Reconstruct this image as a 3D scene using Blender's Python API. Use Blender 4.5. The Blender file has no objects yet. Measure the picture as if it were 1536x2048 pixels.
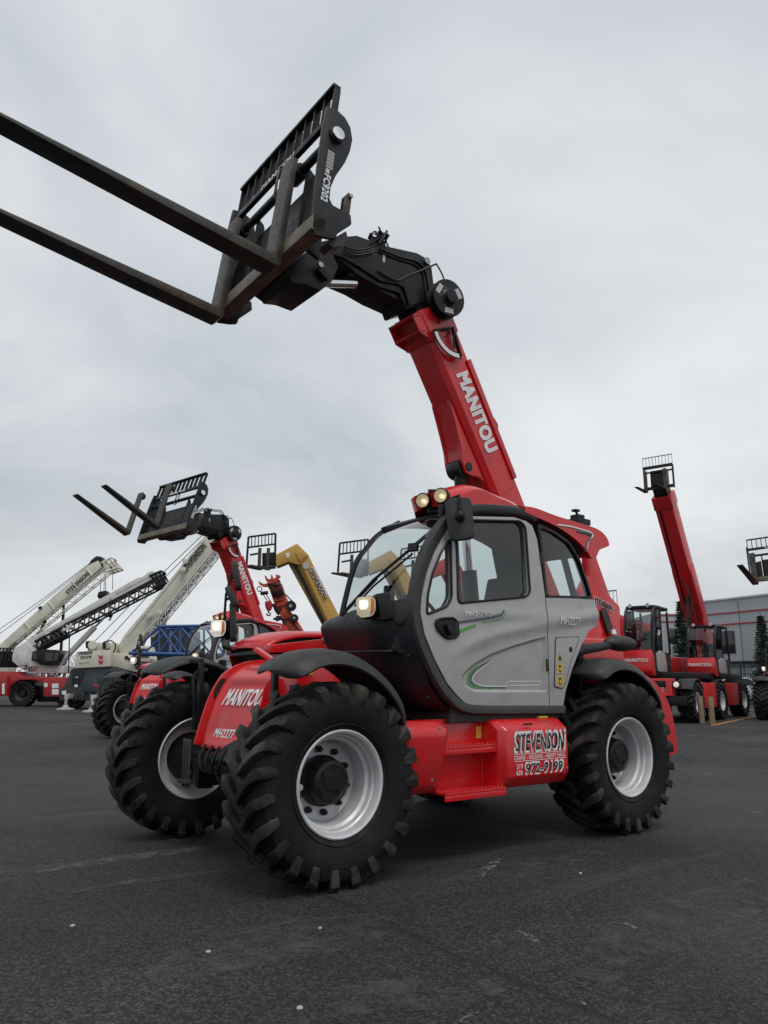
import bpy, bmesh, math, random
from mathutils import Vector as V, Matrix as MX
from mathutils.geometry import tessellate_polygon
R = math.radians
rnd = random.Random(7)
SC = bpy.context.scene
COL = SC.collection

# ------------------------------------------------------------------ camera
F_PX, YAW, PITCH, ROLL = 1560.0, R(-127.86), R(12.27), R(0.14)
CAM = V((4.607, 5.671, 1.291))
fwd = V((math.cos(PITCH) * math.cos(YAW), math.cos(PITCH) * math.sin(YAW), math.sin(PITCH)))
rgt0 = fwd.cross(V((0, 0, 1))).normalized()
up0 = rgt0.cross(fwd)
rgt = math.cos(ROLL) * rgt0 + math.sin(ROLL) * up0
upv = -math.sin(ROLL) * rgt0 + math.cos(ROLL) * up0
cd = bpy.data.cameras.new('camera')
cam = bpy.data.objects.new('camera', cd)
COL.objects.link(cam)
cam.matrix_world = MX(((rgt.x, upv.x, -fwd.x, CAM.x), (rgt.y, upv.y, -fwd.y, CAM.y), (rgt.z, upv.z, -fwd.z, CAM.z), (0, 0, 0, 1)))
cd.sensor_fit = 'VERTICAL'
cd.sensor_height = 36.0
cd.lens = F_PX / 2048 * 36.0
cd.clip_end = 3000
cd.clip_start = 0.05
SC.camera = cam

# ------------------------------------------------------------------ world: overcast sky
SUN_EL, SUN_AZ = R(62), R(75)       # azimuth measured from +X towards +Y
w = bpy.data.worlds.new('World')
SC.world = w
w.use_nodes = True
nt = w.node_tree
nt.nodes.clear()
N = nt.nodes.new
L = nt.links.new
out = N('ShaderNodeOutputWorld')
bg = N('ShaderNodeBackground')
sky = N('ShaderNodeTexSky')
sky.sky_type = 'NISHITA'
sky.sun_disc = False
sky.sun_elevation = SUN_EL
sky.sun_rotation = math.pi / 2 - SUN_AZ
sky.air_density = 2.0
sky.dust_density = 6.0
tc = N('ShaderNodeTexCoord')
sep = N('ShaderNodeSeparateXYZ')
L(tc.outputs['Generated'], sep.inputs[0])
mz = N('ShaderNodeMath'); mz.operation = 'MAXIMUM'; mz.inputs[1].default_value = 0.0
L(sep.outputs['Z'], mz.inputs[0])
az = N('ShaderNodeMath'); az.operation = 'ADD'; az.inputs[1].default_value = 0.42
L(mz.outputs[0], az.inputs[0])
dx = N('ShaderNodeMath'); dx.operation = 'DIVIDE'
dy = N('ShaderNodeMath'); dy.operation = 'DIVIDE'
L(sep.outputs['X'], dx.inputs[0]); L(az.outputs[0], dx.inputs[1])
L(sep.outputs['Y'], dy.inputs[0]); L(az.outputs[0], dy.inputs[1])
cmb = N('ShaderNodeCombineXYZ')
L(dx.outputs[0], cmb.inputs[0]); L(dy.outputs[0], cmb.inputs[1])
cmb.inputs[2].default_value = 3.1
n1 = N('ShaderNodeTexNoise'); n1.inputs['Scale'].default_value = 1.25; n1.inputs['Detail'].default_value = 5; n1.inputs['Roughness'].default_value = 0.56; n1.inputs['Distortion'].default_value = 0.35
L(cmb.outputs[0], n1.inputs['Vector'])
rp = N('ShaderNodeValToRGB')
el = rp.color_ramp.elements
el[0].position = 0.34; el[0].color = (0.51, 0.555, 0.60, 1)
el[1].position = 0.66; el[1].color = (0.84, 0.866, 0.888, 1)
e = rp.color_ramp.elements.new(0.50); e.color = (0.665, 0.705, 0.742, 1)
L(n1.outputs['Fac'], rp.inputs[0])
sc1 = N('ShaderNodeMixRGB'); sc1.blend_type = 'MULTIPLY'; sc1.inputs[0].default_value = 1; sc1.inputs[2].default_value = (10, 10, 10, 1)
L(rp.outputs[0], sc1.inputs[1])
mixs = N('ShaderNodeMixRGB'); mixs.inputs[0].default_value = 0.93
L(sky.outputs[0], mixs.inputs[1]); L(sc1.outputs[0], mixs.inputs[2])
L(mixs.outputs[0], bg.inputs['Color'])
bg.inputs['Strength'].default_value = 0.1
L(bg.outputs[0], out.inputs[0])
sl = bpy.data.lights.new('sun', 'SUN')
sl.energy = 1.25
sl.angle = R(24)
sl.color = (1.0, 0.97, 0.93)
so = bpy.data.objects.new('sun', sl)
COL.objects.link(so)
sd = V((math.cos(SUN_EL) * math.cos(SUN_AZ), math.cos(SUN_EL) * math.sin(SUN_AZ), math.sin(SUN_EL)))
so.rotation_euler = sd.to_track_quat('Z', 'Y').to_euler()
so.location = (0, 0, 30)
vs = SC.view_settings
vs.view_transform = 'Standard'
vs.look = 'None'
vs.exposure = 0.0
vs.gamma = 1.0
vs.use_curve_mapping = False
SC.cycles.max_bounces = 8
SC.cycles.transparent_max_bounces = 12


# ------------------------------------------------------------------ pixel helpers (photo pixels -> real points)
def ray(u, v):
    return fwd + rgt * ((u - 768) / F_PX) + upv * ((1024 - v) / F_PX)


def at(u, v, axis, val):
    d = ray(u, v)
    i = 'xyz'.index(axis)
    return CAM + d * ((val - CAM[i]) / d[i])


def PX(y, *pts):
    "outline on the plane y = const of the machine -> list of (x, z)"
    return [(p.x, p.z) for p in (at(u, v, 'y', y) for u, v in pts)]


# ------------------------------------------------------------------ materials
MT = {}


def pbr(name, col, rough=0.5, metal=0.0, coat=0.0, var=0.12, scale=2.5, bump=0.0, bscale=120.0, dirt=None, dirt_amt=0.35, dirt_scale=5.0, rvar=0.15, dirt_lo=0.48, spec=0.5):
    m = bpy.data.materials.new(name)
    m.use_nodes = True
    t = m.node_tree
    n = t.nodes
    b = n['Principled BSDF']
    b.inputs['Roughness'].default_value = rough
    b.inputs['Metallic'].default_value = metal
    b.inputs['Coat Weight'].default_value = coat
    b.inputs['Coat Roughness'].default_value = 0.12
    b.inputs['Specular IOR Level'].default_value = spec
    tco = n.new('ShaderNodeTexCoord')
    ns = n.new('ShaderNodeTexNoise')
    ns.inputs['Scale'].default_value = scale
    ns.inputs['Detail'].default_value = 6
    t.links.new(tco.outputs['Object'], ns.inputs['Vector'])
    cr = n.new('ShaderNodeValToRGB')
    cr.color_ramp.elements[0].position = 0.3
    cr.color_ramp.elements[1].position = 0.7
    cr.color_ramp.elements[0].color = tuple(c * (1 - var) for c in col) + (1,)
    cr.color_ramp.elements[1].color = tuple(min(1, c * (1 + var)) for c in col) + (1,)
    t.links.new(ns.outputs['Fac'], cr.inputs[0])
    last = cr.outputs[0]
    if dirt:
        n2 = n.new('ShaderNodeTexNoise')
        n2.inputs['Scale'].default_value = dirt_scale
        n2.inputs['Detail'].default_value = 10
        n2.inputs['Roughness'].default_value = 0.65
        t.links.new(tco.outputs['Object'], n2.inputs['Vector'])
        r2 = n.new('ShaderNodeValToRGB')
        r2.color_ramp.elements[0].position = dirt_lo
        r2.color_ramp.elements[1].position = 0.72
        r2.color_ramp.elements[1].color = (dirt_amt,) * 3 + (1,)
        r2.color_ramp.elements[0].color = (0, 0, 0, 1)
        t.links.new(n2.outputs['Fac'], r2.inputs[0])
        mx = n.new('ShaderNodeMixRGB')
        t.links.new(r2.outputs[0], mx.inputs[0])
        t.links.new(last, mx.inputs[1])
        mx.inputs[2].default_value = tuple(dirt) + (1,)
        last = mx.outputs[0]
    t.links.new(last, b.inputs['Base Color'])
    if rvar:
        mr = n.new('ShaderNodeMapRange')
        n3 = n.new('ShaderNodeTexNoise')
        n3.inputs['Scale'].default_value = scale * 4
        n3.inputs['Detail'].default_value = 5
        t.links.new(tco.outputs['Object'], n3.inputs['Vector'])
        mr.inputs['From Min'].default_value = 0.3
        mr.inputs['From Max'].default_value = 0.7
        mr.inputs['To Min'].default_value = max(0.03, rough - rvar * 0.6)
        mr.inputs['To Max'].default_value = min(1, rough + rvar)
        t.links.new(n3.outputs['Fac'], mr.inputs['Value'])
        t.links.new(mr.outputs[0], b.inputs['Roughness'])
    if bump:
        nb = n.new('ShaderNodeTexNoise')
        nb.inputs['Scale'].default_value = bscale
        nb.inputs['Detail'].default_value = 4
        t.links.new(tco.outputs['Object'], nb.inputs['Vector'])
        bp = n.new('ShaderNodeBump')
        bp.inputs['Strength'].default_value = bump
        bp.inputs['Distance'].default_value = 0.01
        t.links.new(nb.outputs['Fac'], bp.inputs['Height'])
        t.links.new(bp.outputs[0], b.inputs['Normal'])
    MT[name] = m
    return m


pbr('red', (0.60, 0.008, 0.013), 0.28, 0, 0.4, 0.08, 1.5, dirt=(0.20, 0.075, 0.06), dirt_amt=0.32, dirt_scale=5)
pbr('boom_red', (0.55, 0.009, 0.014), 0.32, 0, 0.4, 0.08, 1.2, dirt=(0.10, 0.04, 0.04), dirt_amt=0.35, dirt_scale=4)
pbr('far_red', (0.55, 0.014, 0.020), 0.38, 0, 0.2, 0.1, 1.2, dirt=(0.16, 0.07, 0.06), dirt_amt=0.3)
pbr('black', (0.0085, 0.009, 0.011), 0.40, 0, 0.0, 0.2, 3, dirt=(0.045, 0.042, 0.038), dirt_amt=0.3, spec=0.32)
pbr('plastic', (0.021, 0.022, 0.024), 0.55, 0, 0, 0.15, 3, bump=0.15, bscale=350, dirt=(0.075, 0.07, 0.062), dirt_amt=0.35)
pbr('frame_grey', (0.036, 0.035, 0.036), 0.5, 0, 0, 0.12, 3, bump=0.1, bscale=350, dirt=(0.08, 0.075, 0.068), dirt_amt=0.25)
pbr('silver_body', (0.40, 0.392, 0.388), 0.36, 0.2, 0.35, 0.05, 2, dirt=(0.20, 0.19, 0.18), dirt_amt=0.25)
pbr('nose_plastic', (0.0075, 0.0085, 0.013), 0.45, 0, 0, 0.15, 3, bump=0.1, bscale=300, dirt=(0.03, 0.03, 0.032), dirt_amt=0.25)
pbr('rubber', (0.0085, 0.0085, 0.0095), 0.6, 0, 0, 0.25, 6, bump=0.25, bscale=90, dirt=(0.032, 0.030, 0.027), dirt_amt=0.5, dirt_scale=4, spec=0.22)
pbr('lug_rubber', (0.0105, 0.0105, 0.011), 0.62, 0, 0, 0.25, 6, bump=0.4, bscale=60, dirt=(0.12, 0.107, 0.088), dirt_amt=0.65, dirt_scale=3.6, dirt_lo=0.46, spec=0.25)
pbr('rim', (0.58, 0.585, 0.60), 0.42, 0.25, 0, 0.05, 4, dirt=(0.25, 0.24, 0.22), dirt_amt=0.3)
pbr('fork_steel', (0.040, 0.035, 0.031), 0.5, 0.2, 0, 0.3, 5, bump=0.25, bscale=40, dirt=(0.135, 0.105, 0.075), dirt_amt=0.6, dirt_scale=4, dirt_lo=0.46)
pbr('fork_bar', (0.13, 0.11, 0.085), 0.55, 0.1, 0, 0.3, 6, bump=0.2, bscale=40, dirt=(0.34, 0.29, 0.21), dirt_amt=0.6, dirt_scale=4)
pbr('chrome', (0.75, 0.75, 0.76), 0.12, 1.0, 0, 0.03, 5, rvar=0.05)
pbr('steel', (0.35, 0.35, 0.36), 0.35, 0.9, 0, 0.1, 5)
pbr('white_paint', (0.72, 0.72, 0.72), 0.5, 0, 0, 0.04, 5)
pbr('decal_white', (0.75, 0.75, 0.76), 0.45, 0, 0, 0.03, 5)
pbr('decal_grey', (0.52, 0.52, 0.53), 0.5, 0, 0, 0.05, 5)
pbr('decal_dark', (0.09, 0.10, 0.125), 0.5, 0, 0, 0.05, 5)
pbr('decal_black', (0.012, 0.012, 0.013), 0.5, 0, 0, 0.05, 5)
pbr('decal_green', (0.10, 0.30, 0.07), 0.5, 0, 0, 0.05, 5)
pbr('decal_yellow', (0.62, 0.44, 0.05), 0.5, 0, 0, 0.05, 5)
pbr('decal_red', (0.45, 0.02, 0.03), 0.5, 0, 0, 0.05, 5)
pbr('seat', (0.02, 0.021, 0.023), 0.8, 0, 0, 0.2, 8)
pbr('cream', (0.60, 0.58, 0.49), 0.45, 0, 0.1, 0.06, 0.8, dirt=(0.30, 0.27, 0.22), dirt_amt=0.35, dirt_scale=1.5)
pbr('crane_white', (0.58, 0.58, 0.56), 0.45, 0, 0.1, 0.05, 0.8, dirt=(0.28, 0.26, 0.23), dirt_amt=0.35, dirt_scale=1.5)
pbr('crane_red', (0.36, 0.016, 0.022), 0.45, 0, 0.1, 0.1, 0.8, dirt=(0.14, 0.07, 0.06), dirt_amt=0.35, dirt_scale=1.5)
pbr('crane_grey', (0.034, 0.039, 0.047), 0.5, 0, 0, 0.1, 0.8, dirt=(0.09, 0.09, 0.09), dirt_amt=0.3, dirt_scale=1.5)
pbr('yellow', (0.50, 0.29, 0.055), 0.45, 0, 0.1, 0.08, 0.8, dirt=(0.24, 0.17, 0.08), dirt_amt=0.4, dirt_scale=1.5)
pbr('orange', (0.50, 0.062, 0.020), 0.45, 0, 0.1, 0.1, 1, dirt=(0.18, 0.07, 0.04), dirt_amt=0.4, dirt_scale=2)
pbr('blue', (0.022, 0.082, 0.26), 0.45, 0, 0.1, 0.1, 1, dirt=(0.06, 0.09, 0.16), dirt_amt=0.3)
pbr('wall_grey', (0.37, 0.385, 0.41), 0.75, 0, 0, 0.04, 0.3, dirt=(0.25, 0.25, 0.25), dirt_amt=0.2, dirt_scale=0.3)
pbr('dark_glass', (0.012, 0.014, 0.016), 0.08, 0, 0.5, 0.02, 1, rvar=0.03)
pbr('wood', (0.22, 0.165, 0.10), 0.8, 0, 0, 0.25, 3, bump=0.2, bscale=30)
pbr('bark', (0.075, 0.062, 0.052), 0.9, 0, 0, 0.25, 3)
pbr('needles', (0.040, 0.058, 0.042), 0.75, 0, 0, 0.4, 2)
pbr('amber', (0.6, 0.2, 0.03), 0.25, 0, 0.3, 0.1, 10)
pbr('stone', (0.45, 0.43, 0.40), 0.85, 0, 0, 0.2, 20)
pbr('car_white', (0.62, 0.63, 0.65), 0.3, 0.1, 0.4, 0.03, 1)
pbr('pad_steel', (0.42, 0.41, 0.38), 0.6, 0.2, 0, 0.2, 1)


def glass(name, tint, gloss=0.06, fac=0.5):
    m = bpy.data.materials.new(name)
    m.use_nodes = True
    t = m.node_tree
    n = t.nodes
    n.clear()
    o = n.new('ShaderNodeOutputMaterial')
    mixn = n.new('ShaderNodeMixShader')
    tr = n.new('ShaderNodeBsdfTransparent')
    tr.inputs[0].default_value = tuple(tint) + (1,)
    gl = n.new('ShaderNodeBsdfGlossy')
    gl.inputs['Roughness'].default_value = gloss
    fr = n.new('ShaderNodeFresnel')
    fr.inputs[0].default_value = 1.5
    mu = n.new('ShaderNodeMath')
    mu.operation = 'MULTIPLY'
    mu.inputs[1].default_value = fac
    t.links.new(fr.outputs[0], mu.inputs[0])
    t.links.new(mu.outputs[0], mixn.inputs[0])
    t.links.new(tr.outputs[0], mixn.inputs[1])
    t.links.new(gl.outputs[0], mixn.inputs[2])
    t.links.new(mixn.outputs[0], o.inputs[0])
    MT[name] = m


glass('windshield_glass', (0.66, 0.76, 0.75), 0.02, 1.9)
glass('door_glass', (0.58, 0.67, 0.665), 0.02, 1.8)
glass('lens_glass', (0.9, 0.9, 0.88), 0.05, 1.0)


def emis(name, col, strength):
    m = bpy.data.materials.new(name)
    m.use_nodes = True
    b = m.node_tree.nodes['Principled BSDF']
    b.inputs['Base Color'].default_value = tuple(col) + (1,)
    b.inputs['Emission Color'].default_value = tuple(col) + (1,)
    b.inputs['Emission Strength'].default_value = strength
    b.inputs['Roughness'].default_value = 0.3
    MT[name] = m


emis('lamp_on', (1.0, 0.90, 0.70), 0.9)
emis('lamp_glow', (0.62, 0.52, 0.36), 0.25)
emis('lamp_dim', (0.9, 0.86, 0.76), 0.30)


# ------------------------------------------------------------------ mesh builder
class MB:
    def __init__(s, mx=None):
        s.v = []
        s.f = []
        s.mx = mx

    def add(s, vs, fs):
        o = len(s.v)
        for p in vs:
            p = V(p)
            s.v.append(s.mx @ p if s.mx else p)
        for f in fs:
            s.f.append(tuple(i + o for i in f))
        return s

    def box(s, x0, x1, y0, y1, z0, z1):
        return s.add([(x0, y0, z0), (x1, y0, z0), (x1, y1, z0), (x0, y1, z0), (x0, y0, z1), (x1, y0, z1), (x1, y1, z1), (x0, y1, z1)],
                     [(0, 3, 2, 1), (4, 5, 6, 7), (0, 1, 5, 4), (1, 2, 6, 5), (2, 3, 7, 6), (3, 0, 4, 7)])

    def bar(s, a, b, wx, wz, up=(0, 0, 1)):
        a, b = V(a), V(b)
        d = (b - a).normalized()
        u = V(up)
        if abs(d.dot(u)) > 0.98:
            u = V((1, 0, 0))
        x = d.cross(u).normalized() * wx / 2
        z = x.cross(d).normalized() * wz / 2
        return s.add([a - x - z, a + x - z, a + x + z, a - x + z, b - x - z, b + x - z, b + x + z, b - x + z],
                     [(0, 1, 2, 3), (7, 6, 5, 4), (0, 4, 5, 1), (1, 5, 6, 2), (2, 6, 7, 3), (3, 7, 4, 0)])

    def prism(s, poly, a, b, axis='y', polyb=None):
        n = len(poly)
        pb = polyb or poly

        def mk(p, h):
            return {'y': (p[0], h, p[1]), 'x': (h, p[0], p[1]), 'z': (p[0], p[1], h)}[axis]
        vs = [mk(p, a) for p in poly] + [mk(p, b) for p in pb]
        return s.add(vs, [tuple(range(n)), tuple(range(2 * n - 1, n - 1, -1))] + [(i, n + i, n + (i + 1) % n, (i + 1) % n) for i in range(n)])

    def cyl(s, a, b, r, n=16, r2=None):
        a, b = V(a), V(b)
        r2 = r if r2 is None else r2
        d = (b - a).normalized()
        u = V((0, 0, 1)) if abs(d.z) < 0.9 else V((1, 0, 0))
        x = d.cross(u).normalized()
        y = d.cross(x)
        cs = [(math.cos(2 * math.pi * i / n), math.sin(2 * math.pi * i / n)) for i in range(n)]
        vs = [a + (x * c + y * q) * r for c, q in cs] + [b + (x * c + y * q) * r2 for c, q in cs]
        return s.add(vs, [tuple(range(n)), tuple(range(2 * n - 1, n - 1, -1))] + [(i, n + i, n + (i + 1) % n, (i + 1) % n) for i in range(n)])

    def tube(s, pts, r, n=8, closed=False):
        pts = [V(p) for p in pts]
        m = len(pts)
        rows = []
        x = None
        for i, p in enumerate(pts):
            if closed:
                d = pts[(i + 1) % m] - pts[i - 1]
            else:
                d = pts[min(i + 1, m - 1)] - pts[max(i - 1, 0)]
            d = d.normalized()
            if x is None:
                u = V((0, 0, 1)) if abs(d.z) < 0.9 else V((1, 0, 0))
                x = d.cross(u).normalized()
            else:
                x = (x - d * x.dot(d)).normalized()
            y = d.cross(x)
            rr = r[i] if isinstance(r, (list, tuple)) else r
            rows.append([p + (x * math.cos(2 * math.pi * k / n) + y * math.sin(2 * math.pi * k / n)) * rr for k in range(n)])
        return s.loft(rows, True, closed, not closed)

    def loft(s, rows, ring=False, closed=False, caps=False):
        n = len(rows[0])
        m = len(rows)
        vs = [p for r_ in rows for p in r_]
        fs = []
        for i in range(m if closed else m - 1):
            for k in range(n if ring else n - 1):
                a, b = i * n + k, i * n + (k + 1) % n
                c, d = ((i + 1) % m) * n + (k + 1) % n, ((i + 1) % m) * n + k
                fs.append((a, b, c, d))
        if caps:
            fs.append(tuple(range(n - 1, -1, -1)))
            fs.append(tuple((m - 1) * n + k for k in range(n)))
        return s.add(vs, fs)

    def sweep(s, path, sect, up):
        "closed section (list of (a,b)) along a path; a = path x up, b = up"
        path = [V(p) for p in path]
        up = V(up)
        rows = []
        for i, p in enumerate(path):
            d = (path[min(i + 1, len(path) - 1)] - path[max(i - 1, 0)]).normalized()
            x = d.cross(up).normalized()
            rows.append([p + x * a + up * b for a, b in sect])
        return s.loft(rows, True, False, True)

    def lathe(s, prof, c=(0, 0, 0), axis='y', n=32, closed=False):
        c = V(c)
        rows = []
        for r_, h in prof:
            row = []
            for i in range(n):
                a = 2 * math.pi * i / n
                q = {'y': (r_ * math.cos(a), h, r_ * math.sin(a)), 'z': (r_ * math.cos(a), r_ * math.sin(a), h), 'x': (h, r_ * math.cos(a), r_ * math.sin(a))}[axis]
                row.append(c + V(q))
            rows.append(row)
        return s.loft(rows, True, closed)

    def ball(s, c, rx, ry, rz, n=12, m=8, rot=None):
        c = V(c)
        rows = []
        for j in range(m + 1):
            t = math.pi * j / m
            rr = max(math.sin(t), 0.02)
            row = []
            for i in range(n):
                a = 2 * math.pi * i / n
                q = V((rx * rr * math.cos(a), ry * rr * math.sin(a), rz * math.cos(t)))
                row.append(c + (rot @ q if rot else q))
            rows.append(row)
        return s.loft(rows, True, False, True)

    def build(s, name, mat, parent=None, bevel=0.0, ang=35, smooth=True, seg=2, label=None, kind=None):
        bm = bmesh.new()
        bv = [bm.verts.new(p) for p in s.v]
        for f in s.f:
            try:
                bm.faces.new([bv[i] for i in f])
            except ValueError:
                pass
        bmesh.ops.recalc_face_normals(bm, faces=bm.faces[:])
        if bevel > 0:
            es = [e for e in bm.edges if len(e.link_faces) == 2 and e.calc_face_angle(0) > R(28)]
            try:
                bmesh.ops.bevel(bm, geom=es, offset=bevel, segments=seg, affect='EDGES', clamp_overlap=True, profile=0.6)
            except Exception:
                pass
        me = bpy.data.meshes.new(name)
        bm.to_mesh(me)
        bm.free()
        return link(name, me, mat, parent, smooth, ang, label, kind)


LINKED = []


def link(name, me, mat, parent=None, smooth=True, ang=35, label=None, kind=None):
    me.materials.clear()
    me.materials.append(MT[mat])
    if smooth and len(me.polygons):
        me.shade_smooth()
        me.set_sharp_from_angle(angle=R(ang))
    o = bpy.data.objects.new(name, me)
    COL.objects.link(o)
    LINKED.append(o)
    if parent:
        o.parent = parent
    if label:
        o['label'] = label
    if kind:
        o['kind'] = kind
    return o


def panel(name, mat, parent, outline, holes, y, thick, step=0.06, yf=None, label=None):
    "sheet in the plane y with holes, cut into a grid, pressed by yf(x, z), with a rim going inwards"
    loops = [[V((x, z, 0)) for x, z in lp] for lp in [outline] + holes]
    flat = [p for lp in loops for p in lp]
    tris = tessellate_polygon(loops)
    bm = bmesh.new()
    vs_ = [bm.verts.new((p.x, 0, p.y)) for p in flat]
    for t in tris:
        try:
            bm.faces.new([vs_[i] for i in t])
        except ValueError:
            pass
    xs = [p.x for p in flat]
    zs = [p.y for p in flat]
    if yf:
        for ax, lo, hi in ((0, min(xs), max(xs)), (2, min(zs), max(zs))):
            k = lo + step
            while k < hi:
                co = (k, 0, 0) if ax == 0 else (0, 0, k)
                no = (1, 0, 0) if ax == 0 else (0, 0, 1)
                bmesh.ops.bisect_plane(bm, geom=bm.verts[:] + bm.edges[:] + bm.faces[:], plane_co=co, plane_no=no)
                k += step
    for v in bm.verts:
        v.co.y = y + (yf(v.co.x, v.co.z) if yf else 0)
    bmesh.ops.recalc_face_normals(bm, faces=bm.faces[:])
    if sum(f.normal.y * f.calc_area() for f in bm.faces) * (1 if thick > 0 else -1) < 0:
        bmesh.ops.reverse_faces(bm, faces=bm.faces[:])
    be = [e for e in bm.edges if len(e.link_faces) == 1]
    r_ = bmesh.ops.extrude_edge_only(bm, edges=be)
    for v in [g for g in r_['geom'] if isinstance(g, bmesh.types.BMVert)]:
        v.co.y -= thick
    me = bpy.data.meshes.new(name)
    bm.to_mesh(me)
    bm.free()
    return link(name, me, mat, parent, True, 30, label)


def empty(name, loc=(0, 0, 0), rz=0.0):
    o = bpy.data.objects.new(name, None)
    COL.objects.link(o)
    o.location = loc
    o.rotation_euler = (0, 0, rz)
    o.empty_display_size = 0.3
    return o


def tag(o, label, cat, group=None):
    o['label'] = label
    o['category'] = cat
    if group:
        o['group'] = group
    return o


def copy_tree(o, parent=None):
    c = o.copy()
    COL.objects.link(c)
    c.parent = parent
    for ch in list(KIDS.get(o.name, [])):
        copy_tree(ch, c)
    return c


KIDS = {}


def index_kids():
    KIDS.clear()
    for o in bpy.data.objects:
        if o.parent:
            KIDS.setdefault(o.parent.name, []).append(o)


TXT = {}


def text(s, mat, parent, org, right, up, width, height, bold=0.0, name='lettering', lift=0.0, italic=0.0, warp=None):
    "flat lettering, lower left corner at org, fitted to width x height; bold by overlaid shifted copies"
    if s not in TXT:
        c = bpy.data.curves.new('t', 'FONT')
        c.body = s
        c.resolution_u = 3
        c.space_character = 1.08
        ob = bpy.data.objects.new('t', c)
        COL.objects.link(ob)
        dg = bpy.context.evaluated_depsgraph_get()
        me = bpy.data.meshes.new_from_object(ob.evaluated_get(dg))
        TXT[s] = ([v.co.copy() for v in me.vertices], [tuple(p.vertices) for p in me.polygons])
        bpy.data.objects.remove(ob)
        bpy.data.meshes.remove(me)
        bpy.data.curves.remove(c)
    vs_, fs_ = TXT[s]
    x0, x1 = min(p.x for p in vs_), max(p.x for p in vs_)
    y0, y1 = min(p.y for p in vs_), max(p.y for p in vs_)
    right, up, org = V(right).normalized(), V(up).normalized(), V(org)
    nrm = right.cross(up)
    pts, fcs = [], []
    b_ = bold * 0.75
    sh = [(0, 0)] if bold == 0 else [(0, 0), (b_, 0), (-b_, 0), (b_, b_ * 0.8), (-b_, b_ * 0.8), (b_, -b_ * 0.8), (-b_, -b_ * 0.8)]
    W, Hh = (x1 - x0) + 2 * b_, (y1 - y0) + 1.6 * b_
    for i, (sx, sy) in enumerate(sh):
        o = len(pts)
        for p in vs_:
            b = (p.y - y0 + b_ * 0.8 + sy) / Hh
            a = (p.x - x0 + b_ + sx) / W
            q = org + right * (a * width + italic * b * height) + up * (b * height)
            if warp:
                q = warp(q)
            pts.append(q + nrm * (lift + i * height * 0.004))
        fcs += [tuple(k + o for k in f) for f in fs_]
    me = bpy.data.meshes.new(name)
    me.from_pydata(pts, [], fcs)
    return link(name, me, mat, parent, False)


def smooth_path(pts, n=6, closed=False):
    "Catmull-Rom through points (tuples of any length)"
    m = len(pts)
    out_ = []
    rng = range(m if closed else m - 1)
    for i in rng:
        p0 = pts[(i - 1) % m] if closed or i > 0 else pts[0]
        p1, p2 = pts[i], pts[(i + 1) % m]
        p3 = pts[(i + 2) % m] if closed or i + 2 < m else pts[-1]
        for k in range(n):
            t = k / n
            out_.append(tuple(0.5 * ((2 * b) + (-a + c) * t + (2 * a - 5 * b + 4 * c - d) * t * t + (-a + 3 * b - 3 * c + d) * t ** 3) for a, b, c, d in zip(p0, p1, p2, p3)))
    if not closed:
        out_.append(tuple(pts[-1]))
    return out_


def rounded(pts, r, n=4):
    "round the corners of a closed 2d outline"
    out_ = []
    m = len(pts)
    for i in range(m):
        p0, p1, p2 = V(pts[i - 1]), V(pts[i]), V(pts[(i + 1) % m])
        a, b = p0 - p1, p2 - p1
        k = min(r, a.length * 0.45, b.length * 0.45)
        s_, e_ = p1 + a.normalized() * k, p1 + b.normalized() * k
        for j in range(n + 1):
            t = j / n
            q = s_ * (1 - t) ** 2 + p1 * 2 * t * (1 - t) + e_ * t * t
            out_.append((q.x, q.y))
    return out_

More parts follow.
